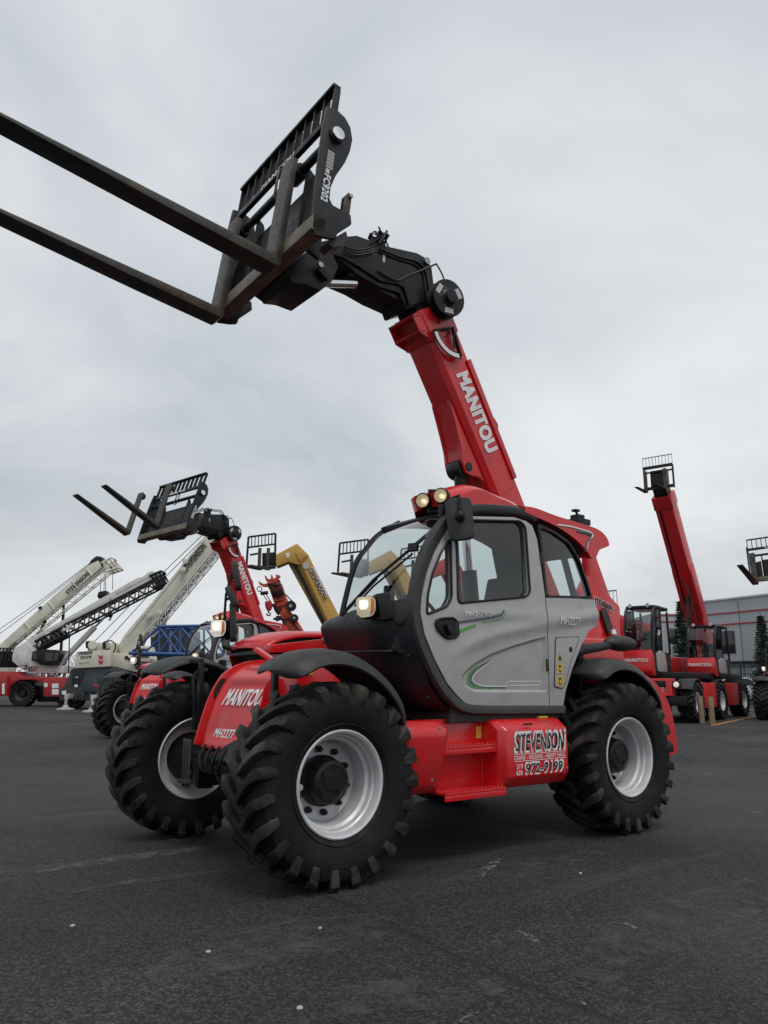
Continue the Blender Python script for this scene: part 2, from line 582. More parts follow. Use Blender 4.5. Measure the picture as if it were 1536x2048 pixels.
# ------------------------------------------------------------------ ground
def asphalt():
    m = bpy.data.materials.new('asphalt')
    m.use_nodes = True
    t = m.node_tree
    n = t.nodes
    lk = t.links.new
    b = n['Principled BSDF']
    tco = n.new('ShaderNodeTexCoord')

    def noise(sc, det=4, rough=0.55, dist=0.0):
        q = n.new('ShaderNodeTexNoise')
        q.inputs['Scale'].default_value = sc
        q.inputs['Detail'].default_value = det
        q.inputs['Roughness'].default_value = rough
        q.inputs['Distortion'].default_value = dist
        lk(tco.outputs['Object'], q.inputs['Vector'])
        return q

    def ramp(src, stops):
        q = n.new('ShaderNodeValToRGB')
        e_ = q.color_ramp.elements
        for i, (p, c) in enumerate(stops):
            if i < 2:
                x = e_[i]
                x.position = p
            else:
                x = e_.new(p)
            x.color = (c, c, c, 1) if not isinstance(c, tuple) else c + (1,)
        lk(src, q.inputs[0])
        return q

    def mix(kind, fac, a, c):
        q = n.new('ShaderNodeMixRGB')
        q.blend_type = kind
        for s_, i in ((fac, 0), (a, 1), (c, 2)):
            if hasattr(s_, 'is_output'):
                lk(s_, q.inputs[i])
            elif isinstance(s_, tuple):
                q.inputs[i].default_value = s_ + (1,)
            else:
                q.inputs[i].default_value = s_
        return q.outputs[0]
    base = ramp(noise(0.35, 6, 0.6, 0.4).outputs['Fac'], [(0.38, (0.022, 0.0225, 0.0238)), (0.64, (0.043, 0.0435, 0.0445))])
    vor = n.new('ShaderNodeTexVoronoi')
    vor.inputs['Scale'].default_value = 85
    lk(tco.outputs['Object'], vor.inputs['Vector'])
    agg = ramp(vor.outputs['Color'], [(0.25, 0.45), (0.60, 1.1), (0.74, 2.0)])
    c = mix('MULTIPLY', 1.0, base.outputs[0], agg.outputs[0])
    grain = ramp(noise(26, 8, 0.85).outputs['Fac'], [(0.40, 0.58), (0.60, 1.42)])
    c = mix('MULTIPLY', 1.0, c, grain.outputs[0])
    dust = ramp(noise(0.16, 8, 0.62, 0.8).outputs['Fac'], [(0.46, 0.0), (0.64, 0.60)])
    c = mix('MIX', dust.outputs[0], c, (0.066, 0.064, 0.061))
    dark = ramp(noise(0.55, 5, 0.5, 1.0).outputs['Fac'], [(0.30, 0.62), (0.47, 1.0)])
    c = mix('MULTIPLY', 0.8, c, dark.outputs[0])
    # pale scuff streaks
    mp = n.new('ShaderNodeMapping')
    mp.inputs['Rotation'].default_value = (0, 0, 0.9)
    mp.inputs['Scale'].default_value = (0.35, 3.2, 1)
    lk(tco.outputs['Object'], mp.inputs['Vector'])
    st = n.new('ShaderNodeTexNoise')
    st.inputs['Scale'].default_value = 0.8
    st.inputs['Detail'].default_value = 8
    st.inputs['Roughness'].default_value = 0.7
    lk(mp.outputs[0], st.inputs['Vector'])
    sr = ramp(st.outputs['Fac'], [(0.56, 0.0), (0.70, 0.45)])
    c = mix('MIX', sr.outputs[0], c, (0.095, 0.092, 0.088))
    # light specks of grit
    v2 = n.new('ShaderNodeTexVoronoi')
    v2.inputs['Scale'].default_value = 7.5
    lk(tco.outputs['Object'], v2.inputs['Vector'])
    sp = ramp(v2.outputs['Distance'], [(0.020, 0.25), (0.036, 0.0)])
    c = mix('MIX', sp.outputs[0], c, (0.24, 0.235, 0.225))
    # hairline cracks
    dn = noise(0.5, 4, 0.6)
    ad = n.new('ShaderNodeMixRGB')
    ad.inputs[0].default_value = 0.25
    lk(tco.outputs['Object'], ad.inputs[1])
    lk(dn.outputs['Color'], ad.inputs[2])
    v3 = n.new('ShaderNodeTexVoronoi')
    v3.feature = 'DISTANCE_TO_EDGE'
    v3.inputs['Scale'].default_value = 0.16
    lk(ad.outputs[0], v3.inputs['Vector'])
    ck = ramp(v3.outputs['Distance'], [(0.0006, 0.75), (0.0022, 0.0)])
    c = mix('MIX', ck.outputs[0], c, (0.009, 0.009, 0.0095))
    oil = ramp(noise(0.9, 3, 0.5, 0.3).outputs['Fac'], [(0.66, 0.0), (0.74, 0.55)])
    c = mix('MIX', oil.outputs[0], c, (0.014, 0.014, 0.0145))
    lk(c, b.inputs['Base Color'])
    b.inputs['Roughness'].default_value = 0.82
    b.inputs['Specular IOR Level'].default_value = 0.35
    bp = n.new('ShaderNodeBump')
    bp.inputs['Strength'].default_value = 1.0
    bp.inputs['Distance'].default_value = 0.012
    hgt = mix('ADD', 0.6, vor.outputs['Distance'], noise(140, 3).outputs['Fac'])
    lk(hgt, bp.inputs['Height'])
    lk(bp.outputs[0], b.inputs['Normal'])
    MT['asphalt'] = m


asphalt()


def broken(name, col, lo, hi, scale):
    "worn paint or scuff: noise breaks it up"
    m = bpy.data.materials.new(name)
    m.use_nodes = True
    t = m.node_tree
    n = t.nodes
    b = n['Principled BSDF']
    b.inputs['Base Color'].default_value = col + (1,)
    b.inputs['Roughness'].default_value = 0.8
    tco = n.new('ShaderNodeTexCoord')
    q = n.new('ShaderNodeTexNoise')
    q.inputs['Scale'].default_value = scale
    q.inputs['Detail'].default_value = 8
    q.inputs['Roughness'].default_value = 0.7
    t.links.new(tco.outputs['Object'], q.inputs['Vector'])
    r_ = n.new('ShaderNodeMapRange')
    r_.inputs['From Min'].default_value = lo
    r_.inputs['From Max'].default_value = hi
    t.links.new(q.outputs['Fac'], r_.inputs['Value'])
    t.links.new(r_.outputs[0], b.inputs['Alpha'])
    MT[name] = m


broken('worn_orange', (0.42, 0.19, 0.05), 0.30, 0.50, 4)
broken('worn_white', (0.42, 0.42, 0.40), 0.36, 0.52, 4)
broken('scuff', (0.22, 0.21, 0.195), 0.46, 0.62, 22)
broken('scuff_soft', (0.13, 0.125, 0.12), 0.40, 0.75, 8)
broken('dust_film', (0.085, 0.083, 0.08), 0.44, 0.80, 5)

g = MB()
S = 900
g.add([(-S, -S, 0), (S, -S, 0), (S, S, 0), (-S, S, 0)], [(0, 1, 2, 3)])
ground = g.build('ground', 'asphalt', smooth=False)
ground['kind'] = 'structure'


def mark(name, mat, a, b, w0, w1=None, z=0.004, wob=0.0):
    "a stripe on the asphalt between two photo pixels"
    pa, pb = at(a[0], a[1], 'z', z), at(b[0], b[1], 'z', z)
    d = (pb - pa)
    nrm = V((-d.y, d.x, 0)).normalized()
    w1 = w0 if w1 is None else w1
    k = 10
    rows = []
    for i in range(k + 1):
        t_ = i / k
        c_ = pa + d * t_ + nrm * wob * math.sin(t_ * 5)
        ww = (w0 + (w1 - w0) * t_) * (1 if wob == 0 else (0.35 + math.sin(math.pi * min(1, max(0, t_))) * 0.65))
        rows.append([c_ - nrm * ww / 2, c_ + nrm * ww / 2])
    return MB().loft(rows).build(name, mat, ground, smooth=False)


mark('parking_line', 'worn_orange', (1424, 1451), (1530, 1428), 0.16)
mark('parking_line', 'worn_white', (1440, 1417), (1536, 1420), 0.16)
mark('scuff_mark', 'scuff', (962, 1758), (992, 1716), 0.06, 0.10, 0.004, 0.02)
mark('scuff_mark', 'scuff', (1030, 1862), (1082, 1882), 0.03, 0.07, 0.004, 0.02)
mark('scuff_mark', 'scuff', (1235, 1845), (1285, 1858), 0.04, 0.03, 0.004, 0.015)
mark('scuff_mark', 'scuff', (920, 2046), (955, 2020), 0.02, 0.02, 0.004, 0.01)
mark('scuff_mark', 'scuff', (1150, 1998), (1176, 2008), 0.02, 0.02, 0.004, 0.01)
mark('scuff_mark', 'scuff_soft', (70, 1745), (430, 1690), 0.16, 0.22, 0.004, 0.03)
mark('scuff_mark', 'scuff_soft', (90, 1453), (170, 1449), 0.6, 0.5, 0.004, 0.1)
mark('scuff_mark', 'scuff_soft', (1500, 1622), (1536, 1634), 0.1, 0.1, 0.004, 0.02)
mark('scuff_mark', 'scuff_soft', (1365, 1474), (1395, 1468), 0.2, 0.3, 0.004, 0.03)
for a_, b_, w0_, w1_ in (((0, 1640), (210, 1600), 0.5, 0.3), ((120, 1790), (520, 1730), 0.10, 0.16), ((300, 1960), (760, 1830), 0.5, 0.7), ((830, 1800), (1180, 1700), 0.35, 0.5), ((1180, 1960), (1500, 1760), 0.5, 0.6), ((1360, 1560), (1536, 1540), 0.5, 0.6), ((0, 1530), (200, 1515), 0.6, 0.5), ((560, 2040), (980, 1960), 0.3, 0.4)):
    mark('scuff_mark', 'dust_film', a_, b_, w0_, w1_, 0.004, 0.06)
PEB = [((417, 1906), 0.011, 'chalk white pebble lying on open asphalt left of the scuffs'), ((600, 2019), 0.012, 'pale pebble at the bottom edge of the picture'),
       ((145, 1854), 0.012, 'small pale pebble on asphalt at lower left'), ((1161, 1748), 0.010, 'tiny pebble on asphalt below the rear wheel'), ((640, 1858), 0.009, 'tiny pebble in front of the front wheel')]
for (px, rr, lb) in PEB:
    p = at(px[0], px[1], 'z', 0)
    mb = MB().ball((0, 0, rr * 0.5), rr * 1.3, rr, rr * 0.7, 8, 6)
    mb.v = [v + V((rnd.uniform(-1, 1), rnd.uniform(-1, 1), rnd.uniform(-0.5, 0.5))) * rr * 0.2 for v in mb.v]
    o = mb.build('pebble', 'stone', smooth=False)
    o.location = (p.x, p.y, 0)
    tag(o, lb, 'pebble', 'loose pebbles on the asphalt')

# ------------------------------------------------------------------ wheels (shared meshes)
WR, WB, TRK = 0.647, 1.56, 1.10


def tyre_meshes(s):
    "s = +1: outer side at +y"
    half = [(0.337, 0.192), (0.352, 0.212), (0.40, 0.232), (0.47, 0.247), (0.54, 0.246), (0.578, 0.230), (0.595, 0.200), (0.600, 0.14), (0.602, 0.07), (0.603, 0)]
    prof = half + [(r_, -y) for r_, y in half[-2::-1]]
    t = MB().lathe([(r_, y * s) for r_, y in prof], n=80)
    # moulded rings on the sidewall
    for rr in (0.375, 0.50):
        t.tube([(rr * math.cos(a), s * 0.242 if rr > 0.4 else s * 0.224, rr * math.sin(a)) for a in [2 * math.pi * i / 64 for i in range(64)]], 0.006, 5, True)
    lug = MB()
    NL = 23
    st = [(-0.030, 0.590, 0.645, 0.0, 0.042), (0.05, 0.590, 0.649, 0.125, 0.047), (0.12, 0.588, 0.649, 0.215, 0.051), (0.18, 0.582, 0.647, 0.27, 0.054),
          (0.228, 0.565, 0.640, 0.30, 0.056), (0.2585, 0.545, 0.612, 0.318, 0.056), (0.2545, 0.50, 0.525, 0.33, 0.044)]
    for sg in (1, -1):
        for k in range(NL):
            t0 = 2 * math.pi * k / NL + (math.pi / NL if sg > 0 else 0)
            rows = []
            for i, (y, rb, rt, dth, hw) in enumerate(st):
                th_ = t0 + dth
                yy = y * sg * s
                yb = yy if i < 5 else (0.235 if i == 5 else 0.24) * sg * s
                row = []
                for (r_, w_, y_) in ((rb, hw * 1.25, yb), (rt, hw, yy), (rt, -hw, yy), (rb, -hw * 1.25, yb)):
                    a = th_ + w_
                    row.append((r_ * math.cos(a), y_, r_ * math.sin(a)))
                rows.append(row)
            lug.loft(rows, True, False, True)
    rim = MB().lathe([(r_, y * s) for r_, y in [(0.330, 0.190), (0.341, 0.203), (0.341, 0.211), (0.332, 0.216), (0.318, 0.208), (0.310, 0.19), (0.306, 0.155), (0.296, 0.145), (0.290, 0.11), (0.272, 0.095),
               (0.266, 0.05), (0.262, -0.03), (0.245, -0.045), (0.10, -0.05), (0.0, -0.05), (0.0, -0.07), (0.25, -0.07), (0.272, -0.06), (0.28, -0.13), (0.30, -0.15), (0.308, -0.19), (0.332, -0.216), (0.341, -0.211), (0.341, -0.2), (0.33, -0.19), (0.27, -0.1), (0.27, 0.08), (0.30, 0.12), (0.315, 0.18)]], n=64)
    hub = MB().lathe([(r_, y * s) for r_, y in [(0.165, -0.045), (0.165, -0.005), (0.150, 0.01), (0.145, 0.075), (0.135, 0.098), (0.11, 0.108), (0.105, 0.102), (0.06, 0.102), (0.055, 0.110), (0.0, 0.110)]], n=40)
    hub.cyl((0.06, 0.098 * s, 0.05), (0.06, 0.112 * s, 0.05), 0.018, 8)
    hub.cyl((-0.05, 0.098 * s, -0.06), (-0.05, 0.112 * s, -0.06), 0.014, 8)
    hub.lathe([(r_, y * s) for r_, y in [(0.21, -0.062), (0.20, -0.14), (0.15, -0.2), (0.13, -0.34), (0, -0.34)]], n=24)
    nut = MB().cyl((0, -0.045 * s, 0), (0, -0.012 * s, 0), 0.023, 6).cyl((0, -0.012 * s, 0), (0, 0.008 * s, 0), 0.013, 10)
    plug = MB().cyl((0, -0.05 * s, 0), (0, 0.075 * s, 0), 0.022, 12)
    return [m_.build(nm, mt, None, bv) for m_, nm, mt, bv in ((t, 'wheel', 'rubber', 0), (lug, 'tread', 'lug_rubber', 0.0035), (rim, 'rim', 'rim', 0), (hub, 'hub', 'black', 0), (nut, 'lug_nut', 'black', 0.002), (plug, 'valve_guard', 'rim', 0.003))]


PROTO = {}
for s in (1, -1):
    obs = tyre_meshes(s)
    PROTO[s] = [o.data for o in obs]
    for o in obs:
        bpy.data.objects.remove(o)


def child(name, me, parent, loc=(0, 0, 0), rot=(0, 0, 0), scale=None):
    o = bpy.data.objects.new(name, me)
    COL.objects.link(o)
    o.parent = parent
    o.location = loc
    o.rotation_euler = rot
    if scale:
        o.scale = scale
    return o


def wheel(parent, x, y, s, spin=0.0, nuts=True, steer=0.0, k=1.0):
    t, lug, rim, hub, nut, plug = PROTO[s]
    wh = child('wheel', t, parent, (x, y, WR * k - 0.004), (0, spin, steer), (k, k, k) if k != 1 else None)
    child('tread', lug, wh)
    child('rim', rim, wh)
    child('hub', hub, wh)
    if nuts:
        for i in range(10):
            a = 2 * math.pi * i / 10 + 0.2
            child('lug_nut', nut, wh, (0.205 * math.cos(a), 0, 0.205 * math.sin(a)))
        child('valve_guard', plug, wh, (0.228, 0, -0.02))
    return wh


# ------------------------------------------------------------------ the telehandler in front
hero = empty('telehandler')
tag(hero, 'large red and grey telehandler in the foreground, forks raised high, headlamps lit', 'telehandler', 'telehandlers of the same model')
H = hero
for i, (x, s) in enumerate(((WB, 1), (-WB, 1), (WB, -1), (-WB, -1))):
    wheel(H, x, TRK * s, s, (0.0, 0.13, 0.06, 0.2)[i])

# axles and belly
ax = MB()
for x in (WB, -WB):
    ax.cyl((x, -0.82, WR), (x, 0.82, WR), 0.115, 20)
    ax.lathe([(0.12, -0.25), (0.21, -0.16), (0.235, 0), (0.21, 0.16), (0.12, 0.25)], (x, 0.05, WR), 'y', 24)
    for s in (1, -1):
        ax.box(x - 0.12, x + 0.12, s * 0.62 - 0.06, s * 0.62 + 0.06, WR - 0.2, WR + 0.2)
        ax.cyl((x, s * 0.70, WR - 0.23), (x, s * 0.70, WR + 0.23), 0.07, 14)
    ax.cyl((x + 0.2, -0.55, WR + 0.06), (x + 0.2, 0.55, WR + 0.06), 0.045, 14)
ax.cyl((WB, 0.05, WR), (-WB, 0.05, WR), 0.05, 12)
ax.build('axle', 'black', H, 0.006)
rodb = MB()
for yy in (-0.47, -0.42, -0.37):
    rodb.cyl((WB + 0.30, yy, 0.84), (WB + 0.30, yy + 0.01, 0.47), 0.013, 8)
rodb.box(WB + 0.27, WB + 0.33, -0.50, -0.34, 0.50, 0.53)
rodb.build('hose_bundle', 'fork_steel', H, 0.003)
ch = MB()
ch.box(-2.2, 1.55, -0.42, 0.42, 0.58, 1.0)
ch.box(-0.9, 0.95, -1.0, 0.9, 0.52, 0.98)
ch.box(-1.2, 0.5, -0.45, 0.35, 1.0, 1.25)
ch.build('chassis', 'black', H, 0.02)

# red front frame: two side plates and a dished cover between them
PL, PR = -0.40, 0.30
side = PX(PL, (388, 1490), (396, 1462), (404, 1436), (416, 1401), (430, 1372), (444, 1351), (463, 1336), (484, 1326), (508, 1321), (530, 1319))
side = smooth_path(side, 5)
plate = side + [(0.6, 1.45), (0.35, 1.40), (0.35, 0.95), (side[0][0] - 0.28, 0.79)]
SHR = 0.02
fr_ = MB()
fr_.prism(plate, PL - 0.03, PL)
fr_.build('front_plate', 'red', H, 0.008)
MB().prism([(x - 0.085, z) for x, z in plate], PR, PR + 0.035).build('front_plate', 'red', H, 0.008)
rows = []
nS = len(side)
for j, (x, z) in enumerate(side[: nS - 3]):
    row = []
    for k in range(25):
        u_ = k / 24
        y = PL + (PR - PL) * u_
        q = math.sin(math.pi * u_) ** 0.5
        t_ = j / (nS - 4)
        ins = max(0.0, min(1.0, (t_ - 0.06) / 0.08)) * max(0.0, min(1.0, (0.58 - t_) / 0.08))
        lat = max(0.0, min(1.0, (min(u_, 1 - u_) - 0.06) / 0.08))
        d_ = 0.06 + 0.045 * ins * lat
        row.append((x - d_ * 0.8 - 0.085 * u_, y, z - d_ * 0.25))
    rows.append(row)
low = [(x - 0.03, y, z - 0.02) for x, y, z in rows[0]]
fr_ = MB().loft([low] + rows)
fo = fr_.build('front_cover', 'red', H, 0, 50)
sol = fo.modifiers.new('t', 'SOLIDIFY')
sol.thickness = 0.02
# oval openings in the side plates
for y, (u_, v_), mt in ((PL + 0.004, (440, 1377), 'decal_black'), (PR + 0.034, (538, 1378), 'far_red')):
    c_ = at(u_, v_, 'y', y)
    ov = []
    for i in range(20):
        a = 2 * math.pi * i / 20
        ov.append((c_.x + 0.045 * math.cos(a) - 0.03 * math.sin(a), c_.z + 0.085 * math.sin(a)))
    MB().prism(ov, y, y + 0.004).build('oval_opening', mt, H)
tb = at(450, 1402, 'y', -0.24)
nx = V((0.90, 0, 0.43)).normalized()
upn = V((-0.30, 0, 0.954)).normalized()
# lettering lies on the dished cover


def on_cover(p):
    xx = side[0][0]
    for (xa, za), (xb, zb_) in zip(side, side[1:]):
        if za <= p.z <= zb_:
            xx = xa + (xb - xa) * (p.z - za) / max(1e-6, zb_ - za)
    return V((xx - 0.084 - 0.085 * (p.y - PL) / (PR - PL) + 0.012, p.y, p.z))


for s_, (u0, v0), w_, h_, y_ in (('MANITOU', (447, 1410), 0.50, 0.13, -0.30), ('MH2277', (437, 1474), 0.27, 0.07, -0.28)):
    p_ = at(u0, v0, 'y', y_)
    text(s_, 'decal_white', H, p_, (0, 1, 0), (0, 0, 1), w_, h_, 0.04, italic=0.25, warp=on_cover)
lv0, lv1 = at(512, 1298, 'y', -0.10), at(552, 1325, 'y', 0.05)
MB().bar(lv0, lv1 + (lv1 - lv0) * 0.4, 0.10, 0.035).build('tow_bar', 'red', H, 0.006)
MB().box(0.7, 1.0, -0.2, 0.25, 1.3, 1.42).build('bar_mount', 'red', H, 0.006)

# fenders
ARC = [(58.5, 0.836), (61, 0.848), (66, 0.86), (74, 0.868), (84, 0.862), (96, 0.842), (108, 0.814), (120, 0.784), (132, 0.756), (142, 0.737), (150, 0.725)]
FSEC = [(0.80, -0.05), (0.86, -0.015), (0.98, 0.006), (1.14, 0.008), (1.25, -0.004), (1.31, -0.028), (1.345, -0.06), (1.365, -0.10)]


def fender(x0, s, flip):
    rows = []
    path = smooth_path(ARC, 4)
    for i, (a, r_) in enumerate(path):
        t_ = i / (len(path) - 1)
        sp = min(1, t_ / 0.22)
        sp = max(0.04, math.sqrt(max(0, 1 - (1 - sp) ** 2)))
        tail = min(1, (1 - t_) / 0.25)
        yc_ = 1.07
        sec = [(yc_ + (y - yc_) * sp - (0.08 * (1 - tail) ** 2 if y > 1.2 else 0), d * sp) for y, d in FSEC]
        th_ = 0.012 * sp
        inn_ = [(y - (th_ if k > 4 else 0), d - th_) for k, (y, d) in enumerate(sec)]
        ring = sec + inn_[::-1]
        ca, sa = math.cos(R(a)), math.sin(R(a))
        rows.append([(x0 + flip * (r_ + d) * ca, s * y, WR + (r_ + d) * sa) for y, d in ring])
    return MB().loft(rows, True, False, True)


for s in (1, -1):
    f_ = fender(WB, s, 1).build('front_fender', 'plastic', H, 0, 50)
    MB().bar((WB + 0.12, s * 0.62, 0.95), (WB + 0.12, s * 0.62, 1.45), 0.05, 0.04).bar((WB + 0.12, s * 0.62, 1.46), (WB + 0.12, s * 1.2, 1.47), 0.04, 0.04).build('fender_bracket', 'black', H, 0.004)
    f_ = fender(-WB, s, 1).build('rear_fender', 'plastic', H, 0, 50)
    MB().bar((-WB + 0.12, s * 0.62, 0.95), (-WB + 0.12, s * 0.62, 1.45), 0.05, 0.04).bar((-WB + 0.12, s * 0.62, 1.46), (-WB + 0.12, s * 1.2, 1.47), 0.04, 0.04).build('fender_bracket', 'black', H, 0.004)
# black rail in front of the far fender
p0, p1 = at(390, 1460, 'y', -0.72), at(388, 1345, 'y', -0.72)
MB().tube([p0, p0 * 0.5 + p1 * 0.5, p1 - V((0, 0, 0.04)), p1 + V((-0.03, 0, 0.0)), p1 + V((-0.12, 0, 0.02))], 0.022, 10).build('fender_stay', 'black', H)
MB().box(1.0, 1.5, 0.33, 0.62, 1.02, 1.4).build('front_valve_cover', 'red', H, 0.03)
for (u_, v_, y_, w_, h_) in ((608, 1343, 0.625, 0.075, 0.035),):
    p_ = at(u_, v_ + 6, 'y', y_)
    MB().box(p_.x - w_, p_.x, y_ , y_ + 0.003, p_.z, p_.z + h_).build('warning_sticker', 'decal_yellow', H)

# red tool box, steps and tank on the near side
yb = 1.27
sec = [(0.95, 0.98), (1.16, 1.0), (1.21, 0.99), (1.295, 0.925), (1.30, 0.915), (1.30, 0.57), (1.24, 0.49), (1.16, 0.475), (0.9, 0.475)]


def along_x(mb, x0, x1, sec_, taper=0.0):
    n_ = len(sec_)
    a = [(x0, y, z) for y, z in sec_]
    b = [(x1, y, z) for y, z in sec_]
    return mb.add(a + b, [tuple(range(n_)), tuple(range(2 * n_ - 1, n_ - 1, -1))] + [(i, n_ + i, n_ + (i + 1) % n_, (i + 1) % n_) for i in range(n_)])


bx = MB()
n_ = len(sec)
rows = []
for x, sy in ((-0.76, -0.05), (-0.72, 0.0), (-0.08, 0.0), (-0.02, -0.012), (0.03, -0.075)):
    rows.append([(x, y + (sy if y > 1.0 else 0), z) for y, z in sec])
bx.loft(rows, True, False, True)
box_o = bx.build('tool_box', 'red', H, 0.012)
tk = MB()
rows = []
for x, sy in ((0.60, -0.02), (0.64, 0.0), (0.70, 0.01), (1.02, 0.0), (1.05, -0.05)):
    rows.append([(x, y + (sy if y > 1.0 else 0), z) for y, z in [(0.9, 1.0), (1.22, 1.015), (1.30, 0.95), (1.31, 0.90), (1.22, 0.56), (1.16, 0.50), (0.9, 0.48)]])
tk.loft(rows, True, False, True)
tk.build('side_tank', 'red', H, 0.015)
stp = MB()
stp.box(-0.01, 0.62, 1.02, 1.06, 0.50, 1.01)
stp.box(-0.01, 0.62, 0.9, 1.04, 0.985, 1.005)
stp.build('step_panel', 'red', H, 0.006)
for z, y1 in ((0.80, 1.22), (0.485, 1.28)):
    t_ = MB()
    t_.box(0.0, 0.63, 1.04, y1, z, z + 0.02)
    t_.box(0.0, 0.63, y1 - 0.012, y1, z - 0.04, z)
    for k in range(14):
        x = 0.025 + k * 0.044
        t_.prism([(x, z + 0.02), (x + 0.03, z + 0.02), (x + 0.022, z + 0.036), (x + 0.008, z + 0.036)], y1 - 0.012, y1)
    t_.build('step', 'red', H, 0.003)
tx = (-1, 0, 0)
zb = 0.62
UPZ = (0, 0, 1)
text('STEVENSON', 'decal_white', H, (-0.070, 1.3015, 0.745), tx, UPZ, 0.615, 0.168, 0.075, italic=0.10)
text('STEVENSON', 'decal_black', H, (-0.088, 1.3030, 0.762), tx, UPZ, 0.580, 0.134, 0.035, italic=0.12)
text('CRANE - RIGGING - HEAVY HAUL', 'decal_white', H, (-0.075, 1.302, 0.695), tx, UPZ, 0.61, 0.034, 0.02)
text('219', 'decal_white', H, (-0.10, 1.302, 0.630), tx, UPZ, 0.07, 0.037, 0.02)
text('630', 'decal_white', H, (-0.095, 1.302, 0.582), tx, UPZ, 0.07, 0.037, 0.02)
text('972-9199', 'decal_white', H, (-0.182, 1.3015, 0.576), tx, UPZ, 0.47, 0.102, 0.07, italic=0.15)
text('972-9199', 'decal_black', H, (-0.194, 1.3030, 0.589), tx, UPZ, 0.445, 0.076, 0.03, italic=0.17)
for z in (0.737, 0.684):
    MB().box(-0.69, -0.075, 1.3005, 1.3025, z, z + 0.004).build('decal_rule', 'decal_white', H)
MB().box(0.5, 0.585, 1.061, 1.064, 0.86, 0.94).build('warning_sticker', 'decal_yellow', H)
MB().box(0.03, 0.095, 1.061, 1.064, 0.855, 0.945).build('warning_sticker', 'decal_yellow', H)
MB().prism([(-0.62, 1.188), (-0.52, 1.188), (-0.52, 1.16), (-0.62, 1.16)], 0.999, 1.012, 'z').build('warning_sticker', 'decal_yellow', H)

# rear: engine cover, counterweight
cw = smooth_path([(-2.30, 1.42), (-2.50, 1.38), (-2.72, 1.25), (-2.88, 1.06), (-2.95, 0.82), (-2.975, 0.62), (-2.94, 0.55), (-2.85, 0.52)], 4)
cwp = cw + [(-2.25, 0.56), (-2.2, 0.8), (-2.2, 1.42)]
c_ = MB()
rows = []
ctr = V((-2.4, 1.0))
for y, k in ((-0.92, 0.90), (-0.86, 0.97), (-0.7, 1.0), (0.7, 1.0), (0.86, 0.975), (0.92, 0.92)):
    rows.append([(ctr.x + (x - ctr.x) * k, y, ctr.y + (z - ctr.y) * k) for x, z in cwp])
c_.loft(rows, True, False, True)
c_.build('counterweight', 'red', H, 0, 40)
rb = MB()
rb.box(-2.35, -0.85, -1.0, 0.80, 0.98, 1.42)
rb.box(-2.3, -1.0, 0.42, 0.80, 1.42, 1.72)
rb.build('rear_body', 'red', H, 0.05, seg=3)
# pivot arch for the boom
arch = PX(0.36, (1176, 1100), (1190, 1106), (1220, 1192), (1240, 1214), (1242, 1290), (1240, 1390), (1130, 1400), (1125, 1330), (1165, 1180), (1180, 1150))
am = MB()
am.prism(rounded(arch, 0.03), 0.26, 0.36)
am.build('boom_bracket', 'red', H, 0.012)
MB().prism(rounded(arch, 0.06), -0.60, -0.50).build('boom_bracket', 'red', H, 0.012)
p_ = at(1200, 1208, 'y', 0.362)
text('STEVENSON', 'decal_white', H, p_ + V((0.12, 0.004, 0.0)), (-1, 0, -0.25), (-0.25, 0, 1), 0.36, 0.085, 0.06)
text('STEVENSON', 'decal_black', H, p_ + V((0.11, 0.008, 0.008)), (-1, 0, -0.25), (-0.25, 0, 1), 0.34, 0.068, 0.02)
p_ = at(1224, 1266, 'y', 0.40)
p2 = at(1212, 1240, 'y', 0.40)
MB().cyl((p_.x, 0.36, p_.z), (p_.x, 0.43, p_.z), 0.045, 16).build('pivot_pin', 'chrome', H, 0.006)
MB().bar((p_.x, 0.38, p_.z), (p2.x + 0.02, 0.38, p2.z + 0.12), 0.11, 0.03, (0, 1, 0)).build('pin_keeper', 'fork_steel', H, 0.006)
# rear marker arm
ra, rb_ = at(1150, 1302, 'y', 1.10), at(1240, 1287, 'y', 1.10)
MB().tube([ra + V((0, -0.25, 0.0)), ra, ra * 0.4 + rb_ * 0.6, rb_], [0.05, 0.05, 0.04, 0.03], 10).build('mirror_arm', 'plastic', H)
MB().ball((rb_.x, 1.10, rb_.z), 0.24, 0.09, 0.075, 16, 10).build('rear_mirror', 'plastic', H)

# engine hood on the far side
hd = MB()
top = PX(-0.7, (490, 1296), (493, 1286), (502, 1278), (520, 1270), (545, 1264.5), (575, 1262), (620, 1262.5))
top = smooth_path(top + [(-0.2, 1.79), (-1.0, 1.78), (-1.8, 1.74)], 4)
hp = top + [(-1.9, 1.45), (0.9, 1.45)]
hd.prism([(x - 0.03, z - 0.06) for x, z in hp], -1.05, -0.46)
hd.build('hood_side', 'black', H, 0.02)
rows = []
for y, dz, dx_ in ((-1.14, -0.24, -0.14), (-1.10, -0.08, -0.05), (-1.0, -0.015, -0.01), (-0.85, 0.0, 0), (-0.7, 0.0, 0.0), (-0.55, -0.01, -0.01), (-0.44, -0.035, -0.05), (-0.42, -0.06, -0.06)):
    rows.append([(x + dx_, y, z + dz) for x, z in top])
hd = MB().loft(rows)
ho = hd.build('hood', 'red', H, 0, 40)
sol = ho.modifiers.new('t', 'SOLIDIFY')
sol.thickness = 0.02
MB().box(-1.9, 0.95, -1.05, -0.43, 0.9, 1.45).build('engine_bay', 'black', H, 0.03)
ra0, ra1, ra2 = at(541, 1290, 'y', -0.30), at(541, 1305, 'y', -0.30), at(655, 1277, 'y', -0.30)
MB().prism([(ra0.x, ra0.z), (ra1.x, ra1.z), (-1.6, ra1.z + 0.06), (-1.6, ra2.z + 0.03), (ra2.x, ra2.z)], -0.42, -0.30).build('hood_rail', 'red', H, 0.008)
